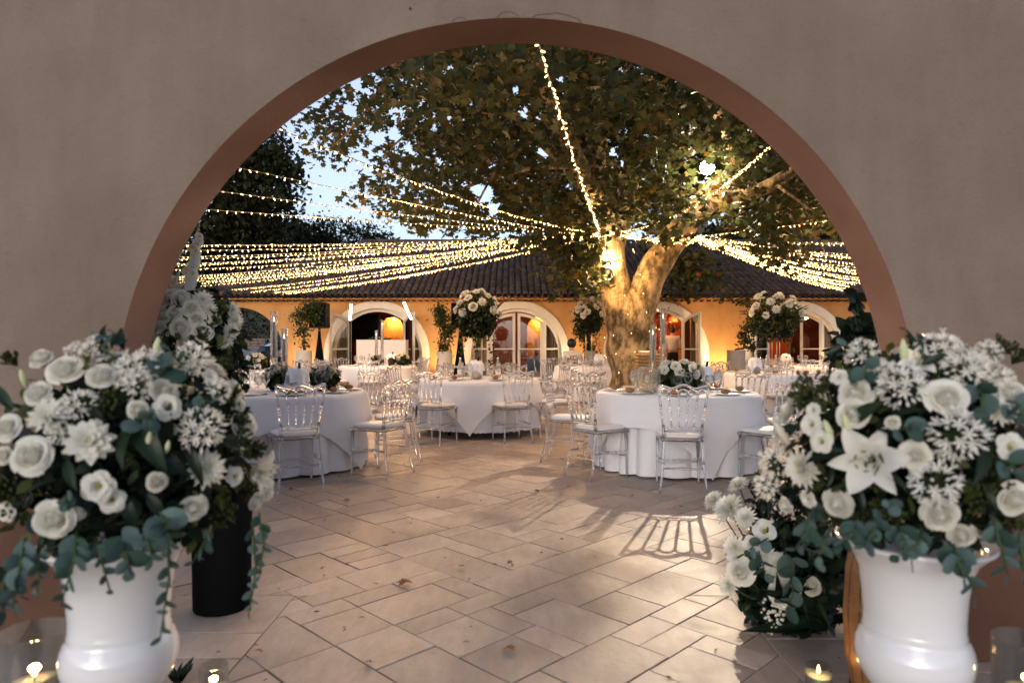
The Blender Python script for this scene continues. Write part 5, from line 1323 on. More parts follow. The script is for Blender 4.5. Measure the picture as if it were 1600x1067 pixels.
L_HANG = [([(190, 835, .30), (195, 860, .36), (205, 895, .36)], 8, .060), ([(120, 830, .30), (115, 880, .36), (95, 945, .34)], 10, .05), ([(40, 840, .30), (30, 890, .36), (20, 950, .34)], 12, .055), ([(262, 830, .30), (264, 900, .32), (250, 1000, .30)], 14, .040), ([(250, 800, .34), (258, 815, .36), (262, 840, .35)], 6, .06),
          ([(395, 820, .10), (400, 890, .12), (388, 965, .12)], 12, .036), ([(405, 800, .12), (412, 850, .15), (404, 905, .15)], 9, .036), ([(10, 880, .28), (5, 920, .30), (8, 960, .30)], 6, .055), ([(150, 840, .3), (160, 880, .36), (172, 925, .36)], 8, .034), ([(330, 820, .2), (318, 850, .24), (300, 880, .22)], 6, .04), ([(60, 850, .3), (62, 890, .36), (58, 925, .36)], 8, .034), ([(225, 830, .32), (232, 850, .38), (238, 880, .37)], 6, .036)]
L_LV = [(200, 650, 262, 742, .9), (215, 655, 190, 735, .9), (270, 690, 265, 628, .8), (240, 700, 300, 750, .8), (290, 690, 318, 760, .7), (190, 770, 215, 830, .9), (230, 770, 262, 815, 1.0), (105, 720, 120, 770, .8), (20, 640, -10, 600, .8), (310, 620, 352, 640, .7), (250, 590, 292, 580, .8), (350, 690, 392, 705, .7), (170, 555, 165, 505, .7), (195, 548, 190, 510, .7), (90, 750, 40, 770, .7), (140, 640, 165, 660, .7), (60, 670, 95, 655, .7), (180, 830, 130, 825, .8)]
L_FI = [(174, 635, 28, 'midleaf'), (15, 770, 30, 'midleaf'), (370, 660, 22, 'midleaf'), (360, 625, 26, 'midleaf'), (350, 790, 26, 'midleaf'), (335, 815, 22, 'midleaf'), (20, 565, 20, 'midleaf'), (110, 665, 20, 'midleaf'), (280, 615, 18, 'midleaf'), (395, 700, 22, 'midleaf'), (30, 800, 26, 'midleaf'), (375, 690, 24, 'midleaf'), (385, 770, 24, 'midleaf'), (60, 760, 20, 'midleaf'), (200, 705, 18, 'midleaf'), (345, 575, 20, 'midleaf')]
bouquet('flower_arrangement', 'big white bouquet with a lily at its right edge, filling the left urn', (205, 705), 212, 172, .33, UD, L_FL, L_EU, L_HANG, L_LV, L_FI, (ul.x, UD, .70))
R_FL = [('rose', 1335, 614, 32), ('rose', 1480, 620, 34), ('rose', 1307, 787, 29), ('rose', 1430, 712, 27), ('rose', 1470, 806, 38), ('rose', 1504, 838, 25), ('rose', 1588, 780, 30), ('lisi', 1581, 698, 25), ('rose', 1580, 614, 30), ('lisi', 1267, 663, 20), ('lisi', 1283, 690, 20), ('tight', 1227, 790, 18), ('mum', 1249, 732, 34), ('rose', 1332, 645, 28), ('lisi', 1310, 588, 15),
        ('lily', 1355, 720, 72), ('lily', 1436, 560, 38), ('bud', 1323, 664, 32), ('bud', 1221, 676, 34), ('bud', 1294, 672, 30), ('bud', 1412, 548, 30), ('agap', 1412, 602, 46), ('agap', 1498, 678, 50), ('agap', 1463, 757, 46), ('agap', 1472, 543, 36), ('agap', 1510, 572, 40), ('agap', 1560, 590, 30), ('agap', 1208, 723, 32), ('agap', 1347, 552, 30), ('agap', 1196, 760, 26), ('lisi', 1262, 780, 16), ('tight', 1215, 655, 18), ('mum', 1565, 640, 26), ('agap', 1375, 580, 28), ('tight', 1395, 660, 15), ('agap', 1545, 548, 24), ('lisi', 1270, 640, 14)]
R_EU = [(1335, 560, 1308, 535, 6, .05), (1345, 575, 1352, 585, 4, .055), (1400, 675, 1425, 668, 5, .045), (1525, 600, 1530, 650, 6, .06), (1570, 625, 1596, 650, 5, .055), (1560, 720, 1585, 735, 4, .045), (1265, 785, 1275, 815, 6, .055), (1440, 560, 1430, 530, 4, .045), (1370, 800, 1390, 790, 4, .04)]
R_HANG = [([(1340, 815, .28), (1330, 835, .32), (1312, 850, .30)], 9, .045), ([(1400, 820, .30), (1415, 845, .36), (1425, 875, .36)], 9, .042), ([(1490, 850, .30), (1498, 880, .34), (1525, 925, .33)], 9, .052), ([(1550, 800, .30), (1560, 840, .33), (1575, 900, .32)], 9, .055), ([(1370, 815, .3), (1365, 830, .35), (1350, 855, .34)], 8, .042), ([(1590, 820, .28), (1596, 860, .3), (1600, 910, .3)], 7, .05), ([(1265, 800, .2), (1262, 830, .22), (1240, 860, .2)], 8, .045), ([(1440, 825, .32), (1436, 850, .36), (1400, 870, .36)], 7, .036), ([(1300, 820, .22), (1285, 850, .24), (1276, 880, .22)], 7, .04)]
R_LV = [(1325, 705, 1258, 722, .75), (1330, 660, 1385, 625, .9), (1400, 650, 1445, 640, .8), (1440, 570, 1490, 552, .8), (1410, 690, 1370, 670, .8), (1540, 700, 1520, 760, .8), (1380, 740, 1420, 770, .8), (1300, 730, 1290, 765, .7), (1420, 545, 1408, 510, .6), (1535, 760, 1560, 800, .8), (1360, 780, 1400, 810, .8), (1340, 760, 1345, 810, .8), (1445, 570, 1440, 520, .6), (1525, 650, 1550, 680, .8), (1250, 690, 1225, 705, .6)]
R_FI = [(1270, 612, 34, 'midleaf'), (1290, 630, 26, 'midleaf'), (1383, 787, 26, 'midleaf'), (1536, 755, 26, 'midleaf'), (1400, 800, 24, 'midleaf'), (1545, 720, 24, 'midleaf'), (1255, 630, 26, 'midleaf'), (1560, 760, 24, 'midleaf'), (1350, 800, 22, 'midleaf'), (1220, 745, 22, 'midleaf'), (1590, 560, 26, 'midleaf'), (1520, 790, 22, 'midleaf'), (1300, 600, 26, 'midleaf'), (1565, 545, 24, 'midleaf'), (1375, 760, 18, 'midleaf'), (1570, 810, 24, 'midleaf')]
bouquet('flower_arrangement', 'big white bouquet with a wide open lily, filling the right urn', (1415, 695), 212, 168, .33, UD, R_FL, R_EU, R_HANG, R_LV, R_FI, (ur.x, UD, .70))

# bouquet with gladioli in a black pot, behind the left jamb
pp = at(347, 0, 3.28)
pot = thing('black_pot', 'tall matt black pot on the paving behind the left jamb', 'pot', (pp.x, 3.28, 0))
b = MB(); b.lathe([(0, 0), (.122, 0), (.130, .01), (.138, .62), (.13, .62), (.12, .58), (0, .57)], 32); b.build('body', M['blackmat'], pot)
B0 = Vector((pp.x - .08, 3.28, .60)); g = thing('flower_arrangement', 'white roses and gladiolus spikes rising from the black pot', 'flowers', B0)
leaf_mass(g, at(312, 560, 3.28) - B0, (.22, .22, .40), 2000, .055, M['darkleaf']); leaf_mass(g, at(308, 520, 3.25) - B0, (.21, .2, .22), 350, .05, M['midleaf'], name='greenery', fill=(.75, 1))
for (k, x, y, r) in (('rose', 250, 520, 17), ('rose', 282, 513, 18), ('rose', 317, 519, 15), ('mum', 361, 517, 15), ('rose', 265, 465, 15), ('rose', 283, 466, 15), ('mum', 317, 468, 16), ('mum', 363, 483, 13), ('mum', 368, 501, 14), ('rose', 300, 482, 13), ('rose', 255, 492, 14), ('rose', 308, 498, 12), ('mum', 352, 535, 13), ('rose', 290, 540, 14), ('lisi', 335, 500, 11), ('mum', 328, 483, 12), ('rose', 272, 490, 12), ('rose', 240, 505, 13)):
    p, nrm, yy = on_shell((310, 515), 75, 75, .2, 3.28, x, y); flower(g, k, p - B0, nrm, r * yy / F * 1.05)
def gladiolus(base, tip, n, par, r0=.032):
    base, tip = Vector(base), Vector(tip); mb = MB(); mb.tube([base, (base + tip) / 2 + Vector((.008, 0, 0)), tip], [.007, .006, .003], 6); o = mb.build('gladiolus_spike', M['stalk'], par)
    for i in range(n):
        t = .12 + .70 * i / n; p = base + (tip - base) * t; d = Vector((rnd.choice((-.2, 1.0)) + rnd.uniform(-.2, .2), -.75, .45)); link('floret', FLW['lisi'][i % 3], o, p + d * .018, rot=aim(d), scale=r0 * (1.05 - .55 * t))
    for i in range(7):
        t = .82 + .17 * i / 7; p = base + (tip - base) * t; link('bud', FLW['bud'][0], o, p, rot=aim((.4 * (-1) ** i, -.3, 1)), scale=.018 * (1.2 - .1 * i))
gladiolus(at(288, 470, 3.2) - B0, at(313, 345, 3.2) - B0, 15, g, .036); gladiolus(at(262, 475, 3.25) - B0, at(267, 418, 3.25) - B0, 7, g); gladiolus(at(272, 480, 3.22) - B0, at(279, 425, 3.22) - B0, 7, g)
for k in range(10): filler(g, at(rnd.uniform(250, 370), rnd.uniform(470, 560), 3.15) - B0, (rnd.uniform(-.5, .5), -.8, .4), .06, 'midleaf', 16)
# low bouquet on the ground against the right jamb
B1 = Vector((at(1235, 0, 3.0).x, 3.02, 0)); g = thing('flower_arrangement', 'low loose bouquet with dark leafy base on the paving by the right jamb', 'flowers', B1)
leaf_mass(g, (.02, .05, .22), (.24, .2, .26), 2600, .06, M['darkleaf']); leaf_mass(g, (.0, .0, .5), (.2, .18, .3), 900, .05, M['darkleaf'], name='upper_foliage')
for (k, x, y, r) in (('mum', 1115, 781, 17), ('mum', 1154, 757, 17), ('mum', 1138, 794, 26), ('mum', 1165, 808, 18), ('mum', 1147, 855, 19), ('rose', 1158, 893, 19), ('mum', 1138, 914, 17), ('mum', 1212, 882, 21), ('lisi', 1195, 829, 18), ('rose', 1227, 925, 22), ('mum', 1198, 866, 14), ('rose', 1268, 915, 16), ('mum', 1150, 872, 15), ('lisi', 1175, 850, 14)):
    p, nrm, yy = on_shell((1210, 880), 95, 130, .16, 2.98, x, y); flower(g, k, p - B1, nrm, r * yy / F * 1.08)
    st = MB(); st.tube([(.02, 0, .15), ((p - B1) * .6 + Vector((0, 0, .02))), p - B1], [.004, .0035, .003], 5); st.build('stem', M['stalk'], g)
for pts, n, s in (([(1225, 860, .2), (1240, 880, .25), (1238, 905, .25)], 4, .09), ([(1235, 900, .2), (1240, 930, .25), (1230, 950, .22)], 4, .09), ([(1185, 860, .18), (1192, 880, .22), (1196, 900, .2)], 4, .07), ([(1250, 830, .16), (1262, 860, .18), (1280, 880, .18)], 8, .05), ([(1200, 840, .16), (1180, 850, .2), (1160, 868, .18)], 6, .05)):
    euca(g, [at(a, b_, 2.98 - c_) - B1 for a, b_, c_ in pts], n, s)
for k in range(16): long_leaf(g, (rnd.uniform(-.15, .2), -.1, rnd.uniform(.05, .3)), (rnd.uniform(-.34, .3), -.28, rnd.uniform(.1, .45)), 1, .5)
gy = MB()
for k in range(60):
    p = at(rnd.gauss(1207, 13), rnd.uniform(935, 990), 2.78) - B1; gy.tn = rnd.random(); gy.ball(p, rnd.uniform(.004, .008), 6, 4)
gy.build('gypsophila', M['petal'], g, kind='stuff')
# leafy bouquet in the gap at the far right of the arch
B2 = Vector((at(1345, 0, 3.5).x, 3.5, 0)); pot2 = thing('black_pot', 'tall matt black pot on the paving behind the right jamb', 'pot', B2)
b = MB(); b.lathe([(0, 0), (.122, 0), (.130, .01), (.138, .62), (.13, .62), (.12, .58), (0, .57)], 32); b.build('body', M['blackmat'], pot2)
g = thing('flower_arrangement', 'dark leafy branches rising from the black pot behind the right jamb', 'flowers', B2 + Vector((0, 0, .6)))
B2 = B2 + Vector((0, 0, .6))
leaf_mass(g, at(1352, 560, 3.5) - B2, (.17, .2, .22), 700, .06, M['darkleaf'])
for k in range(15):
    x, y = rnd.choice(((1325, 490), (1340, 475), (1352, 500), (1345, 530), (1378, 505), (1335, 545), (1362, 540), (1320, 520), (1376, 550), (1352, 480), (1318, 560), (1340, 565), (1362, 560), (1330, 470), (1372, 480)))
    p0 = at(1350, 600, 3.5) - B2; p1 = at(x + rnd.uniform(-4, 4), y + rnd.uniform(-5, 5), 3.45 + rnd.uniform(-.12, .15)) - B2
    st = MB(); st.tube([p0, (p0 + p1) / 2 + Vector((0, -.03, .03)), p1], [.005, .004, .002], 5); o = st.build('leafy_branch', M['stalk'], g)
    for j in range(9):
        t = .45 + .55 * j / 8; q = p0 + (p1 - p0) * t; tip = q + Vector((rnd.uniform(-.09, .09), rnd.uniform(-.09, .05), rnd.uniform(-.05, .08))); long_leaf(o, q, tip, 1, 2.2)
candle_holder((at(1350, 0, 4.6).x, 4.6, 0), EYE - (488 - 535) / F * 4.6, .22, .032, 'thin tall glass candle tube standing before the dark branches at right')

# ------------------------------------------------------------------ bouquets on the tables
def dome_bouquet(label, base, w, h, n, top=True, trail=0, r=.055, kinds=('rose', 'rose', 'rose', 'mum', 'lisi', 'dahlia'), cat='flowers', spiky=0, group=None):
    t = thing('flower_arrangement', label, cat, base, 0, group)
    for i in range(n):
        z = 1 - (i + .5) / n * 1.15; a = i * 2.4 + rnd.uniform(-.2, .2); s = math.sqrt(max(0, 1 - z * z)); d = Vector((s * math.cos(a), s * math.sin(a), z))
        k = rnd.uniform(.82, 1.08); flower(t, rnd.choice(kinds), (d.x * w * k, d.y * w * k, h * .35 + d.z * h * .6 * k), d + Vector((0, -.25, .1)), r * rnd.uniform(.75, 1.1))
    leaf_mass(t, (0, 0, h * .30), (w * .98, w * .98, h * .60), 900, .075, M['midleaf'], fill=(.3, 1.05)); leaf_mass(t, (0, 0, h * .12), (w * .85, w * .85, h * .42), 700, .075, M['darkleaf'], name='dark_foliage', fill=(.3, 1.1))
    for k in range(spiky):
        a = rnd.uniform(0, 6.28); long_leaf(t, (w * .6 * math.cos(a), w * .6 * math.sin(a), h * .2), (w * 1.3 * math.cos(a), w * 1.3 * math.sin(a), h * rnd.uniform(-.05, .75)), 1, .35, LONGM)
    for k in range(trail):
        a = 2 * math.pi * k / trail + .5; L_ = rnd.uniform(.25, .6); p = Vector((w * .7 * math.cos(a), w * .7 * math.sin(a), 0)); mb = MB(); pts = [p, p + Vector((.06 * math.cos(a), .06 * math.sin(a), -L_ * .4)), p + Vector((.03 * math.cos(a), .05 * math.sin(a), -L_))]
        mb.tube(pts, .003, 4)
        for j in range(26):
            q = pts[0].lerp(pts[2], rnd.random()) + Vector((rnd.uniform(-.05, .05), rnd.uniform(-.05, .05), rnd.uniform(-.03, .03))); e = Vector((rnd.uniform(-1, 1), rnd.uniform(-1, 1), -.6)).normalized() * .045; sd = e.orthogonal() * .35; mb.tn = rnd.random(); mb.add([q, q + e * .5 + sd, q + e, q + e * .5 - sd], [(0, 1, 2, 3)])
        mb.build('trailing_vine', M['midleaf'], t)
    return t
LONGM = []
for tt_ in (.3, .8):
    b = blade('long'); b.t = [tt_] * len(b.f); LONGM.append(b.mesh('leaf', M['midleaf']))
def gold_stand(label, base, h, w):
    t = thing('flower_stand', label, 'flower stand', base, 0, 'gold wire stands under tall bouquets')
    for k in range(4):
        a = R(45 + 90 * k); m_ = MB(); m_.tube([(w * math.cos(a), w * math.sin(a), 0), (w * math.cos(a), w * math.sin(a), h)], .006, 6); m_.build('upright', M['gold'], t)
    for nm, z in (('base_ring', .006), ('top_ring', h)):
        m_ = MB(); m_.tube([(w * 1.0 * math.cos(2 * math.pi * k / 4 + R(45)), w * math.sin(2 * math.pi * k / 4 + R(45)), z) for k in range(5)], .006, 6); m_.build(nm, M['gold'], t)
    m_ = MB(); m_.box((0, 0, h + .004), (w * 1.42, w * 1.42, .006)); m_.build('plate', M['gold'], t, False)
for (px, D, ytop, ybot, wpx, lab, tr__, sp_) in ((746, 9.85, 452, 512, 34, 'on the middle table, hiding the second speaker', 6, 6), (920, 15.2, 467, 510, 24, 'left of the plane trunk', 4, 4), (1210, 11.5, 457, 516, 40, 'on the right table before the last door', 4, 16)):
    p = at(px, ybot, D); h = (ybot - ytop) / F * D; hs_ = p.z + h * .05 - .765
    gold_stand('gold wire stand holding the tall bouquet ' + lab, (p.x, D, .765), hs_, .09)
    dome_bouquet('tall white bouquet with trailing green ' + lab, (p.x, D, .765 + hs_ + .012), wpx / F * D, h * 1.0, 22, trail=tr__, r=.068 if D < 11 else .085, spiky=sp_)
def low_bouquet(px, D, w, h, n, lab):
    p = tpos(px, D); t = thing('glass_bowl', 'clear glass bowl under the low flowers ' + lab, 'vase', p, 0, 'glass bowls of the low flowers'); b = MB(); b.lathe([(0, 0), (.06, 0), (.10, .05), (.10, .12), (.095, .12), (.09, .05), (.05, .008), (0, .008)], 18); b.build('bowl', M['glass'], t)
    dome_bouquet('low white bouquet of roses and mums ' + lab, (p[0], p[1], p[2] + .11), w, h, n, r=.055, spiky=5)
low_bouquet(1060, 7.15, .23, .22, 20, 'on the front right table')
low_bouquet(437, 7.25, .15, .15, 10, 'left of the napkin on the front left table'); low_bouquet(507, 7.2, .14, .17, 11, 'right of the napkin on the front left table')
low_bouquet(628, 14.9, .14, .16, 8, 'on the table before the booth'); low_bouquet(590, 15.1, .10, .12, 6, 'between the candles on the table before the booth')
low_bouquet(400, 12.7, .2, .2, 12, 'on the left round table near the gateway')

# ================================================================== against the house: planters, sound, booth
def climber(px, D, lab, potlab, ptop, pbot, pw, mt, blobs, square=False, n=1500):
    p = at(px, 0, D); ph = EYE - (ptop - 535) / F * D; w = pw / F * D / 2
    t = thing('planter', potlab, 'planter', (p.x, D, 0)); b = MB()
    if square: b.bbox((0, 0, ph / 2), (w * 2, w * 2, ph), .015)
    else: b.lathe([(0, 0), (w * .85, 0), (w, .03), (w, ph), (w * .9, ph), (w * .88, ph - .05), (0, ph - .06)], 28)
    b.build('pot', mt, t)
    pl = thing('climbing_plant', lab, 'plant', (p.x, D, ph - .02)); sb = MB()
    top = at(blobs[-1][0], blobs[-1][1], D) - Vector((p.x, D, ph)); limb(sb, [(0, 0, -.02), (0, 0, top.z * .3), (top.x * .5, 0, top.z * .6), top], [.03, .03, .025, .01], 6, 0, 3); sb.build('stem', M['bark_dark'], pl)
    ps = []
    for (x, y, r) in blobs:
        c = at(x, y, D) - Vector((p.x, D, ph)); k = int(n * r * r / sum(q[2] ** 2 for q in blobs)); ps.append(nr.normal(0, .45, (k, 3)) * (r / F * D) * np.array([1, .8, 1]) + np.array(c))
    link('foliage', leaves_mesh('foliage', np.vstack(ps), nr.uniform(.05, .11, sum(len(q) for q in ps)), M['midleaf'], OVAL_V, OVAL_F), pl, kind='stuff')
climber(475, 19.6, 'bushy dark climber in the cream planter beside the left speaker', 'round cream planter beside the left speaker', 547, 580, 24, M['pot_cream'], [(476, 535, 10), (472, 515, 15), (480, 490, 22), (468, 492, 16), (490, 482, 16), (485, 478, 14)])
climber(695, 19.4, 'leafy climber in the cream planter beside the second speaker', 'round cream planter beside the second speaker', 549, 582, 24, M['pot_cream'], [(694, 540, 13), (698, 520, 12), (692, 500, 14), (690, 488, 13), (704, 508, 10), (686, 480, 9)])
climber(922, 19.0, 'leafy climber behind the bouquet by the plane trunk', 'grey planter behind the bouquet by the plane trunk', 548, 585, 20, M['pot_grey'], [(922, 540, 12), (915, 522, 13), (905, 515, 10), (925, 505, 14), (912, 500, 12)])
climber(1150, 19.6, 'leaning climber in the square grey planter, trailing up the wall', 'square grey planter in front of the bright wall', 547, 580, 22, M['pot_grey'], [(1165, 530, 12), (1172, 510, 15), (1180, 490, 14), (1160, 520, 8), (1190, 515, 10), (1156, 470, 8), (1140, 463, 7), (1128, 466, 6), (1168, 470, 8), (1175, 540, 9)], True)
def speaker(px, D, lab, slab):
    p = at(px, 0, D); z = EYE - (513 - 535) / F * D; t = thing('speaker_stand', slab, 'speaker stand', (p.x, D, 0)); b = MB()
    b.lathe([(.26, 0.0), (.22, .12), (.05, z - .25), (.035, z - .03), (.035, z)], 4); b.build('stretch_cover', M['blackmat'], t, False)
    pl_ = MB(); pl_.tube([(0, 0, 0), (0, 0, z + .02)], .02, 8); pl_.build('pole', M['black'], t); k = MB(); k.bbox((0, -.03, z - .05), (.05, .05, .05), .008); k.build('clamp', M['steel'], t)
    s = thing('loudspeaker', lab, 'loudspeaker', (p.x, D, z + .005)); b = MB(); b.bbox((0, .02, .37), (.50, .40, .74), .03); b.build('cabinet', M['black'], s, False)
    g = MB(); g.bbox((0, -.19, .38), (.45, .03, .66), .01); g.build('grille', M['blackmat'], s, False); h = MB(); h.tube([(-.06, .02, .74), (-.05, .02, .77), (.05, .02, .77), (.06, .02, .74)], .012, 6); h.build('handle', M['black'], s)
speaker(499, 19.9, 'black loudspeaker on the left stand beside the bushy climber', 'black covered speaker stand under the left loudspeaker'); speaker(719, 19.9, 'black loudspeaker behind the tall bouquet between the first two doors', 'black covered speaker stand behind the tall bouquet')
p = at(598, 0, 19.75); bt = thing('dj_booth', 'plain white booth standing in the first open doorway', 'booth', (p.x, 19.75, 0)); zt = EYE + 3 / F * 19.75
for nm, c, d in (('front_panel', (0, -.25, zt / 2), (1.36, .03, zt)), ('side_panel', (-.69, 0, zt / 2), (.03, .5, zt)), ('side_panel', (.69, 0, zt / 2), (.03, .5, zt)), ('top', (0, 0, zt + .012), (1.42, .54, .02))):
    b = MB(); b.box(c, d); b.build(nm, M['booth'], bt, False)
mx_ = thing('mixing_console', 'black mixing console lying on top of the white booth', 'mixing console', (p.x - .1, 19.8, zt + .024)); b = MB(); b.bbox((0, 0, .03), (.6, .3, .06), .01); b.build('body', M['black'], mx_, False)
for k in range(5): q = MB(); q.lathe([(.02, .06), (.018, .08), (0, .08)], 8, (-.2 + .1 * k, -.05, 0)); q.build('knob', M['steel'], mx_)
# dark curtain-like stage boxes seen inside the first doorway
for (x, w, z0, z1, lab) in ((at(560, 0, 22.5).x, .9, 1.25, 2.2, 'black speaker box hanging left inside the first doorway'), (at(590, 0, 23).x, .3, 1.3, 2.2, 'narrow black box beside it inside the first doorway')):
    s = thing('loudspeaker', lab, 'loudspeaker', (x, 22.6, 0)); b = MB(); b.bbox((0, 0, (z0 + z1) / 2), (w, .4, z1 - z0), .03); b.build('cabinet', M['black'], s, False); b = MB(); b.tube([(0, 0, 0), (0, 0, z0)], .03, 8); b.build('pole', M['black'], s); b = MB(); b.bbox((0, -.21, (z0 + z1) / 2), (w * .85, .02, (z1 - z0) * .85), .005); b.build('grille', M['blackmat'], s, False)
for (x0, y0, x1, y1, lab) in ((549, 475, 547, 500, 'upright white light bar on a black stand left of the booth'), (631, 472, 643, 499, 'tilted white light bar on a black stand right of the booth')):
    a, b_ = at(x0, y0, 19.4), at(x1, y1, 19.4); t = thing('light_bar', lab, 'stage light', (b_.x, 19.4, 0)); o = Vector((b_.x, 19.4, 0))
    m_ = MB(); m_.tube([(0, 0, 0), b_ - o], .025, 8); m_.build('stand', M['black'], t); m_ = MB(); m_.tube([b_ - o + Vector((0, .04, 0)), a - o + Vector((0, .04, 0))], .04, 8); m_.build('housing', M['black'], t)
    for k in range(8): c = b_ + (a - b_) * ((k + .5) / 8) - o; m_ = MB(); m_.ball(c + Vector((0, -.008, 0)), .034, 8, 6); m_.build('led', M['led'], t)
    for k in range(3): an = 2.1 * k + .4; m_ = MB(); m_.tube([(0, 0, .3), (.3 * math.cos(an), .3 * math.sin(an), .01)], .012, 6); m_.build('leg', M['black'], t)
# bar shelves with red light, seen through the third doorway
BX = at(1055, 0, 25.2).x; bar = thing('bar_cabinet', 'red lit bar shelves behind the man in the white shirt', 'bar', (BX, 25.2, 0))
for z in (.95, 1.35, 1.75, 2.15, 2.5): b = MB(); b.box((0, .1, z), (2.6, .3, .03)); b.build('shelf', M['wood'], bar, False)
b = MB(); b.box((0, .27, 1.35), (2.7, .03, 2.6)); b.build('back_panel', M['red_panel'], bar, False); b = MB(); b.box((0, -.35, .5), (2.8, .4, 1.0)); b.build('counter', M['wood'], bar, False)
bo = MB()
for z in (.97, 1.37, 1.77, 2.17):
    for k in range(18): x = -1.2 + k * .14 + rnd.uniform(-.03, .03); h = rnd.uniform(.2, .3); bo.tn = rnd.random(); bo.lathe([(0, z), (.035, z), (.035, z + h * .6), (.012, z + h * .75), (.012, z + h), (0, z + h)], 8, (x, .08, 0))
bo.build('bottles', mat('amber_bottle', (.28, .08, .02), .15, trans=.3), bar, kind='stuff')
for (x, y, D, lab) in ((1062, 490, 23.6, 'round woven hanging lamp nearest the door frame inside the bar'), (1048, 500, 24.0, 'round woven hanging lamp left of the other inside the bar')):
    q = at(x, y, D); t = thing('pendant_lamp', lab, 'hanging lamp', q); m_ = MB(); m_.lathe([(.05, .16), (.22, .06), (.26, -.06), (.22, -.08)], 20); m_.build('lamp_shade', M['red_panel'], t); m_ = MB(); m_.ball((0, 0, -.03), .05, 10, 6); m_.build('bulb', mat('pendant_bulb', (1, .8, .5), emit=(1, .55, .22), estr=15), t)
    m_ = MB(); m_.tube([(0, 0, .15), (0, 0, 2.78 - q.z)], .006, 5); m_.build('cord', M['black'], t); point('pendant_light', q + Vector((0, -.05, -.2)), 16, (1, .42, .14), .06)
point('room_fill', (DOORS[3] + .2, 22.9, 2.3), 22, (1, .5, .22), .1); point('room_fill', (-.6, 23.4, 2.4), 26, (1, .55, .25), .1); point('room_fill', (4.3, 22.0, 2.45), 26, (1, .5, .22), .1)  # unseen fill lights, added to brighten the rooms and the man at the bar
# a dining chair and table indoors behind the closed doors
dt = thing('indoor_table', 'dark dining table indoors behind the closed doors', 'table', (.75, 23.2, 0)); b = MB(); b.bbox((0, 0, .74), (1.2, .8, .04), .01); b.build('tabletop', M['wood'], dt, False)
for sx in (-1, 1):
    for sy in (-1, 1): b = MB(); b.box((sx * .52, sy * .32, .36), (.06, .06, .72)); b.build('leg', M['wood'], dt, False)
dc = thing('indoor_chair', 'wooden chair indoors behind the closed doors', 'chair', (-.35, 23.0, 0), R(-70))
for nm, c, d in (('seat', (0, 0, .45), (.42, .42, .04)), ('backrest', (0, .2, .78), (.40, .03, .32))): b = MB(); b.bbox(c, d, .012); b.build(nm, M['wood'], dc, False)
for sx in (-1, 1):
    b = MB(); b.box((sx * .19, .2, .47), (.04, .04, .94)); b.build('leg', M['wood'], dc, False); b = MB(); b.box((sx * .19, -.19, .215), (.04, .04, .43)); b.build('leg', M['wood'], dc, False)
# wicker hamper with linen on a stand by the trunk
p = at(1012, 0, 12.0); wh = thing('wicker_hamper', 'woven wicker hamper with folded linen by the plane trunk', 'basket', (p.x, 12.0, 0)); b = MB()
for k in range(11): b.bbox((0, 0, .5 + .055 * k), (.40 - .0 * k, .30, .05), .018)
for sx in (-1, 1):
    for sy in (-1, 1): b.box((sx * .17, sy * .12, .25), (.035, .035, .5))
b.build('basket', M['wicker'], wh, False); b = MB(); b.bbox((0, 0, 1.10), (.3, .2, .05), .02); b.build('linen', M['basket'], wh)

# ================================================================== people
def body_mesh(name, verts, edges, radii, mtl, parent, sub=2):
    me = bpy.data.meshes.new(name); me.from_pydata([Vector(v) for v in verts], edges, []); o = bpy.data.objects.new(name, me); C.objects.link(o)
    md = o.modifiers.new('skin', 'SKIN'); md.use_smooth_shade = True
    for i, r in enumerate(radii): me.skin_vertices[0].data[i].radius = r if isinstance(r, tuple) else (r, r); me.skin_vertices[0].data[i].use_root = (i == 0)
    s = o.modifiers.new('sub', 'SUBSURF'); s.levels = sub; s.render_levels = sub
    dg = bpy.context.evaluated_depsgraph_get(); m2 = bpy.data.meshes.new_from_object(o.evaluated_get(dg)); m2.materials.clear(); m2.materials.append(mtl); m2.name = name
    C.objects.unlink(o); bpy.data.objects.remove(o); 
    for p_ in m2.polygons: p_.use_smooth = True
    return link(name, m2, parent)
def standing(t, bend=0):
    V = [(0, 0, .95), (0, 0, 1.1), (0, -.01, 1.28), (0, -.01, 1.42), (0, 0, 1.50), (0, .02, 1.58), (0, .03, 1.68)]
    E = [(i, i + 1) for i in range(6)]; Rr = [(.15, .11), (.14, .10), (.17, .11), (.15, .09), (.055, .055), (.07, .085), (.075, .095)]
    for s in (-1, 1):
        k = len(V); V += [(s * .17, -.01, 1.43), (s * .235, -.03, 1.20), (s * .21, .14, 1.05), (s * .18, .24, 1.06)]; E += [(3, k), (k, k + 1), (k + 1, k + 2), (k + 2, k + 3)]; Rr += [.06, .045, .035, .03]
        for f in range(4):
            m_ = len(V); V += [(s * (.15 + .02 * f), .31, 1.07 - .006 * f), (s * (.145 + .02 * f), .345, 1.055 - .006 * f)]; E += [(k + 3, m_), (m_, m_ + 1)]; Rr += [.009, .008]
        m_ = len(V); V += [(s * .14, .27, 1.085)]; E += [(k + 3, m_)]; Rr += [.010]
        k = len(V); V += [(s * .09, 0, .90), (s * .10, .01, .50), (s * .105, -.01, .09), (s * .11, .14, .04)]; E += [(0, k), (k, k + 1), (k + 1, k + 2), (k + 2, k + 3)]; Rr += [.085, .055, .04, (.04, .03)]
    return V, E, Rr
wp_ = at(1051, 0, 22.3); man = thing('person', 'man seen from behind in a white shirt and dark trousers at the bar', 'person', (wp_.x, 22.3, 0), R(-8))
V, E, Rr = standing(man); body_mesh('body', V, E, Rr, M['skin'], man)
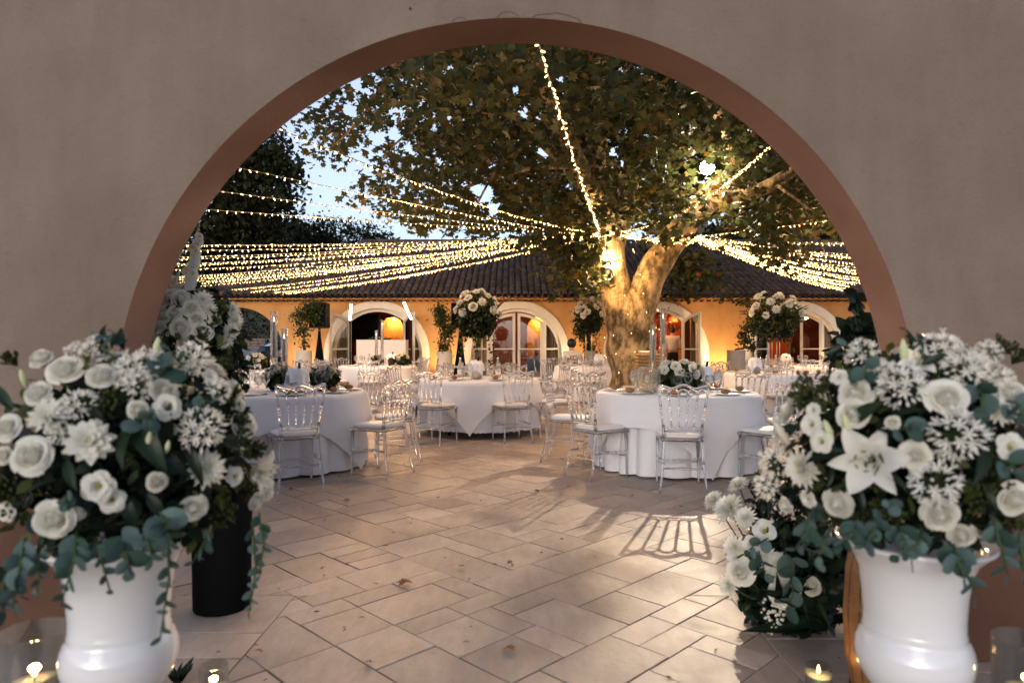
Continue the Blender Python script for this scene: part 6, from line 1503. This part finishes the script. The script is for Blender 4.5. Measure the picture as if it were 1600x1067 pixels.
sV = [(0, 0, .98), (0, 0, 1.1), (0, -.01, 1.28), (0, -.01, 1.41), (0, 0, 1.48)]; sE = [(i, i + 1) for i in range(4)]; sR = [(.185, .145), (.175, .135), (.20, .14), (.175, .115), (.075, .075)]
for s in (-1, 1): k = len(sV); sV += [(s * .18, -.01, 1.425), (s * .245, -.03, 1.20), (s * .22, .11, 1.075)]; sE += [(3, k), (k, k + 1), (k + 1, k + 2)]; sR += [.085, .072, .055]
body_mesh('shirt', sV, sE, sR, M['shirt'], man)
tV = [(0, 0, 1.0), (0, 0, .92)]; tE = [(0, 1)]; tR = [(.165, .125), (.17, .13)]
for s in (-1, 1): k = len(tV); tV += [(s * .095, 0, .85), (s * .10, .01, .5), (s * .105, -.01, .06)]; tE += [(1, k), (k, k + 1), (k + 1, k + 2)]; tR += [.105, .078, .065]
body_mesh('trousers', tV, tE, tR, M['trousers'], man)
h = MB(); h.ball((0, .015, 1.665), .105, 16, 10, (.86, .98, 1.08)); o = h.build('hair', M['hair'], man); 
for s in (-1, 1): h = MB(); h.bbox((s * .108, .07, .035), (.095, .27, .07), .02); h.build('shoe', M['trousers'], man)
# seated guest, seen from behind
gp_ = at(894, 0, 16.9); gs = thing('person', 'seated person with round dark hair and a pale jacket, left of the plane trunk', 'person', (gp_.x, 16.9, 0), R(6))
def seated():
    V = [(0, 0, .52), (0, -.02, .68), (0, -.01, .86), (0, .02, 1.0), (0, .04, 1.07), (0, .07, 1.14), (0, .09, 1.24)]; E = [(i, i + 1) for i in range(6)]; Rr = [(.16, .12), (.14, .105), (.16, .11), (.13, .085), (.05, .05), (.065, .08), (.075, .09)]
    for s in (-1, 1):
        k = len(V); V += [(s * .16, .01, .99), (s * .21, .0, .78), (s * .17, .2, .72), (s * .13, .30, .77)]; E += [(3, k), (k, k + 1), (k + 1, k + 2), (k + 2, k + 3)]; Rr += [.055, .045, .035, .028]
        for f in range(4): m_ = len(V); V += [(s * (.10 + .02 * f), .37, .785), (s * (.095 + .02 * f), .40, .775)]; E += [(k + 3, m_), (m_, m_ + 1)]; Rr += [.009, .008]
        m_ = len(V); V += [(s * .09, .32, .80)]; E += [(k + 3, m_)]; Rr += [.010]
        k = len(V); V += [(s * .09, .1, .52), (s * .10, .42, .52), (s * .10, .42, .09), (s * .105, .56, .04)]; E += [(0, k), (k, k + 1), (k + 1, k + 2), (k + 2, k + 3)]; Rr += [.085, .06, .04, (.04, .03)]
    return V, E, Rr
V, E, Rr = seated(); body_mesh('body', V, E, Rr, M['skin'], gs)
jV = [(0, 0, .52), (0, -.02, .68), (0, -.01, .86), (0, .02, .99), (0, .04, 1.06)]; jE = [(i, i + 1) for i in range(4)]; jR = [(.20, .16), (.18, .145), (.20, .15), (.165, .115), (.07, .07)]
for s in (-1, 1): k = len(jV); jV += [(s * .17, .01, .985), (s * .225, 0, .78), (s * .18, .18, .725)]; jE += [(3, k), (k, k + 1), (k + 1, k + 2)]; jR += [.085, .072, .055]
body_mesh('jacket', jV, jE, jR, M['shirt'], gs)
tV = [(0, 0, .52), (.09, .1, .52), (.10, .42, .52), (.10, .42, .08), (-.09, .1, .52), (-.10, .42, .52), (-.10, .42, .08)]; tE = [(0, 1), (1, 2), (2, 3), (0, 4), (4, 5), (5, 6)]; body_mesh('trousers', tV, tE, [(.17, .13), .10, .078, .06, .10, .078, .06], M['trousers'], gs)
h = MB(); h.ball((0, .06, 1.25), .125, 16, 10, (.95, 1.0, 1.0)); h.build('hair', M['hair'], gs)
dup(CL_, (gp_.x, 17.0, 0), 0, 'clear chair the person in the pale jacket sits on', 'clear chairs around the round tables')

# ================================================================== candles on the ground, barrel, fallen leaves
def floor_candle(x, y, r, h, ch, cr_, lab, fl=True):
    t = thing('candle_lantern', lab, 'candle', (x, y, .002)); g = MB(); g.lathe([(r * .96, 0), (r, .004), (r, h), (r - .003, h + .001), (r - .004, .012), (0, .012), (0, 0), (r * .96, 0)], 40); g.build('glass_cylinder', M['lantern'], t)
    c = MB(); c.lathe([(0, .013), (cr_, .013), (cr_, ch - .004), (cr_ * .9, ch), (cr_ * .3, ch - .006), (0, ch - .008)], 28); c.build('candle', M['wax'], t)
    w = MB(); w.tube([(0, 0, ch - .01), (.001, 0, ch + .010)], .0012, 5); w.build('wick', M['black'], t)
    f_ = MB(); f_.lathe([(0, 0), (.0055, .007), (.0065, .014), (.004, .026), (0, .038)], 10, (0, 0, ch + .004)); f_.build('flame', M['flame'], t)
    point('candle_light', (x, y, ch + .03), .4, (1, .55, .2), .01)
p = at(54, 0, 1.86); floor_candle(p.x, 1.86, .089, EYE - (985 - 535) / F * 1.86, EYE - (1062 - 535) / F * 1.86, .036, 'tall glass cylinder with a burning candle in front of the left urn')
p = at(1607, 0, 1.80); floor_candle(p.x, 1.80, .083, EYE - (1000 - 535) / F * 1.80, EYE - (1078 - 535) / F * 1.80, .036, 'tall glass cylinder with a burning candle in front of the right urn')
p = at(334, 0, 2.36); floor_candle(p.x, 2.36, .048, .155, .078, .036, 'small glass candle on the paving right of the left urn')
p = at(1279, 0, 2.44); floor_candle(p.x, 2.44, .045, .115, .078, .038, 'small glass candle on the paving left of the right urn')
p = at(1408, 0, 2.42); ba = thing('wooden_barrel', 'small brown wooden barrel behind the right urn', 'barrel', (p.x, 2.42, 0))
for k in range(20):
    a0, a1 = 2 * math.pi * k / 20 + .012, 2 * math.pi * (k + 1) / 20 - .012; s = MB(); z = [0, .15, .30, .45, .60]; rr = [.155, .18, .188, .18, .155]
    s.add([(rr[i] * math.cos(a), rr[i] * math.sin(a), z[i]) for i in range(5) for a in (a0, a1)], [(2 * i, 2 * i + 1, 2 * i + 3, 2 * i + 2) for i in range(4)]); s.build('stave', M['wood'], ba)
for z, r in ((.03, .163), (.57, .163)): s = MB(); s.lathe([(r, z - .015), (r + .003, z - .015), (r + .003, z + .015), (r, z + .015)], 32); s.build('hoop', M['black'], ba)
s = MB(); s.lathe([(0, .58), (.155, .58)], 24); s.build('head', M['wood'], ba)
FLM = leaves_mesh('fallen_leaf', np.zeros((1, 3)), [1.0], M['fallen'], droop=0, rots=np.eye(3)[None])
for (x, y, s, wd) in ((635, 916, .10, 'largest brown leaf, lying crumpled in the middle of the paving'), (793, 1020, .075, 'crumpled brown leaf closest to the viewer in the middle'), (724, 888, .05, 'small brown leaf right of the largest one'), (579, 1040, .05, 'dark curled leaf low on the left of the paving'), (403, 1024, .05, 'little leaf by the diagonal joint near the left candle'), (542, 783, .07, 'brown leaf in front of the front left table'), (604, 745, .08, 'brown leaf beside the legs of the front left chairs'), (881, 719, .08, 'brown leaf left of the front right table'), (895, 728, .06, 'smaller brown leaf just right of another by the front right table'), (1061, 795, .06, 'brown leaf above the chair shadow'), (840, 768, .06, 'brown leaf lying in the middle of the open paving'), (793, 882, .05, 'twiggy brown scrap in the middle of the paving'), (990, 778, .05, 'brown scrap left of the chair shadow'), (455, 765, .06, 'brown leaf by the lily of the left bouquet'), (690, 700, .06, 'brown leaf under the middle table')):
    D = EYE * F / (y - 535); p = at(x, y, D); put('fallen_leaf', FLM, (p.x, p.y, .022), wd, 'leaf', 'fallen leaves on the paving', rot=(rnd.uniform(-.3, .3), rnd.uniform(-.3, .3), rnd.uniform(0, 6.28)), scale=(s, s, s * 1.8))
# a spiky little plant in the joint by the left urn
p = at(280, 1055, EYE * F / (1066 - 535)); t = thing('small_plant', 'spiky dark little plant on the paving right of the left urn', 'plant', (p.x, p.y, 0))
for k in range(12): a = k * .6; long_leaf(t, (0, 0, 0), (.05 * math.cos(a), .05 * math.sin(a), rnd.uniform(.04, .10)), 1, .8)

# scraps of leaf and twig strewn over the slabs
lt = MB()
for k in range(170):
    y = rnd.uniform(2.4, 9.5); x = rnd.uniform(-.55, .55) * y; a = rnd.uniform(0, 6.28); L_ = rnd.uniform(.006, .022); d = Vector((math.cos(a) * L_, math.sin(a) * L_, 0)); s_ = Vector((-d.y, d.x, 0)) * rnd.uniform(.12, .5); o = Vector((x, y, .004)); u = Vector((0, 0, rnd.uniform(.001, .006)))
    lt.add([o - d, o - s_ + u, o + d, o + s_ + u], [(0, 1, 2), (0, 2, 3)])
tag(lt.build('leaf_litter', M['fallen'], None, False, kind='stuff'), 'tiny brown scraps of leaf and twig strewn over the paving', 'leaf litter')
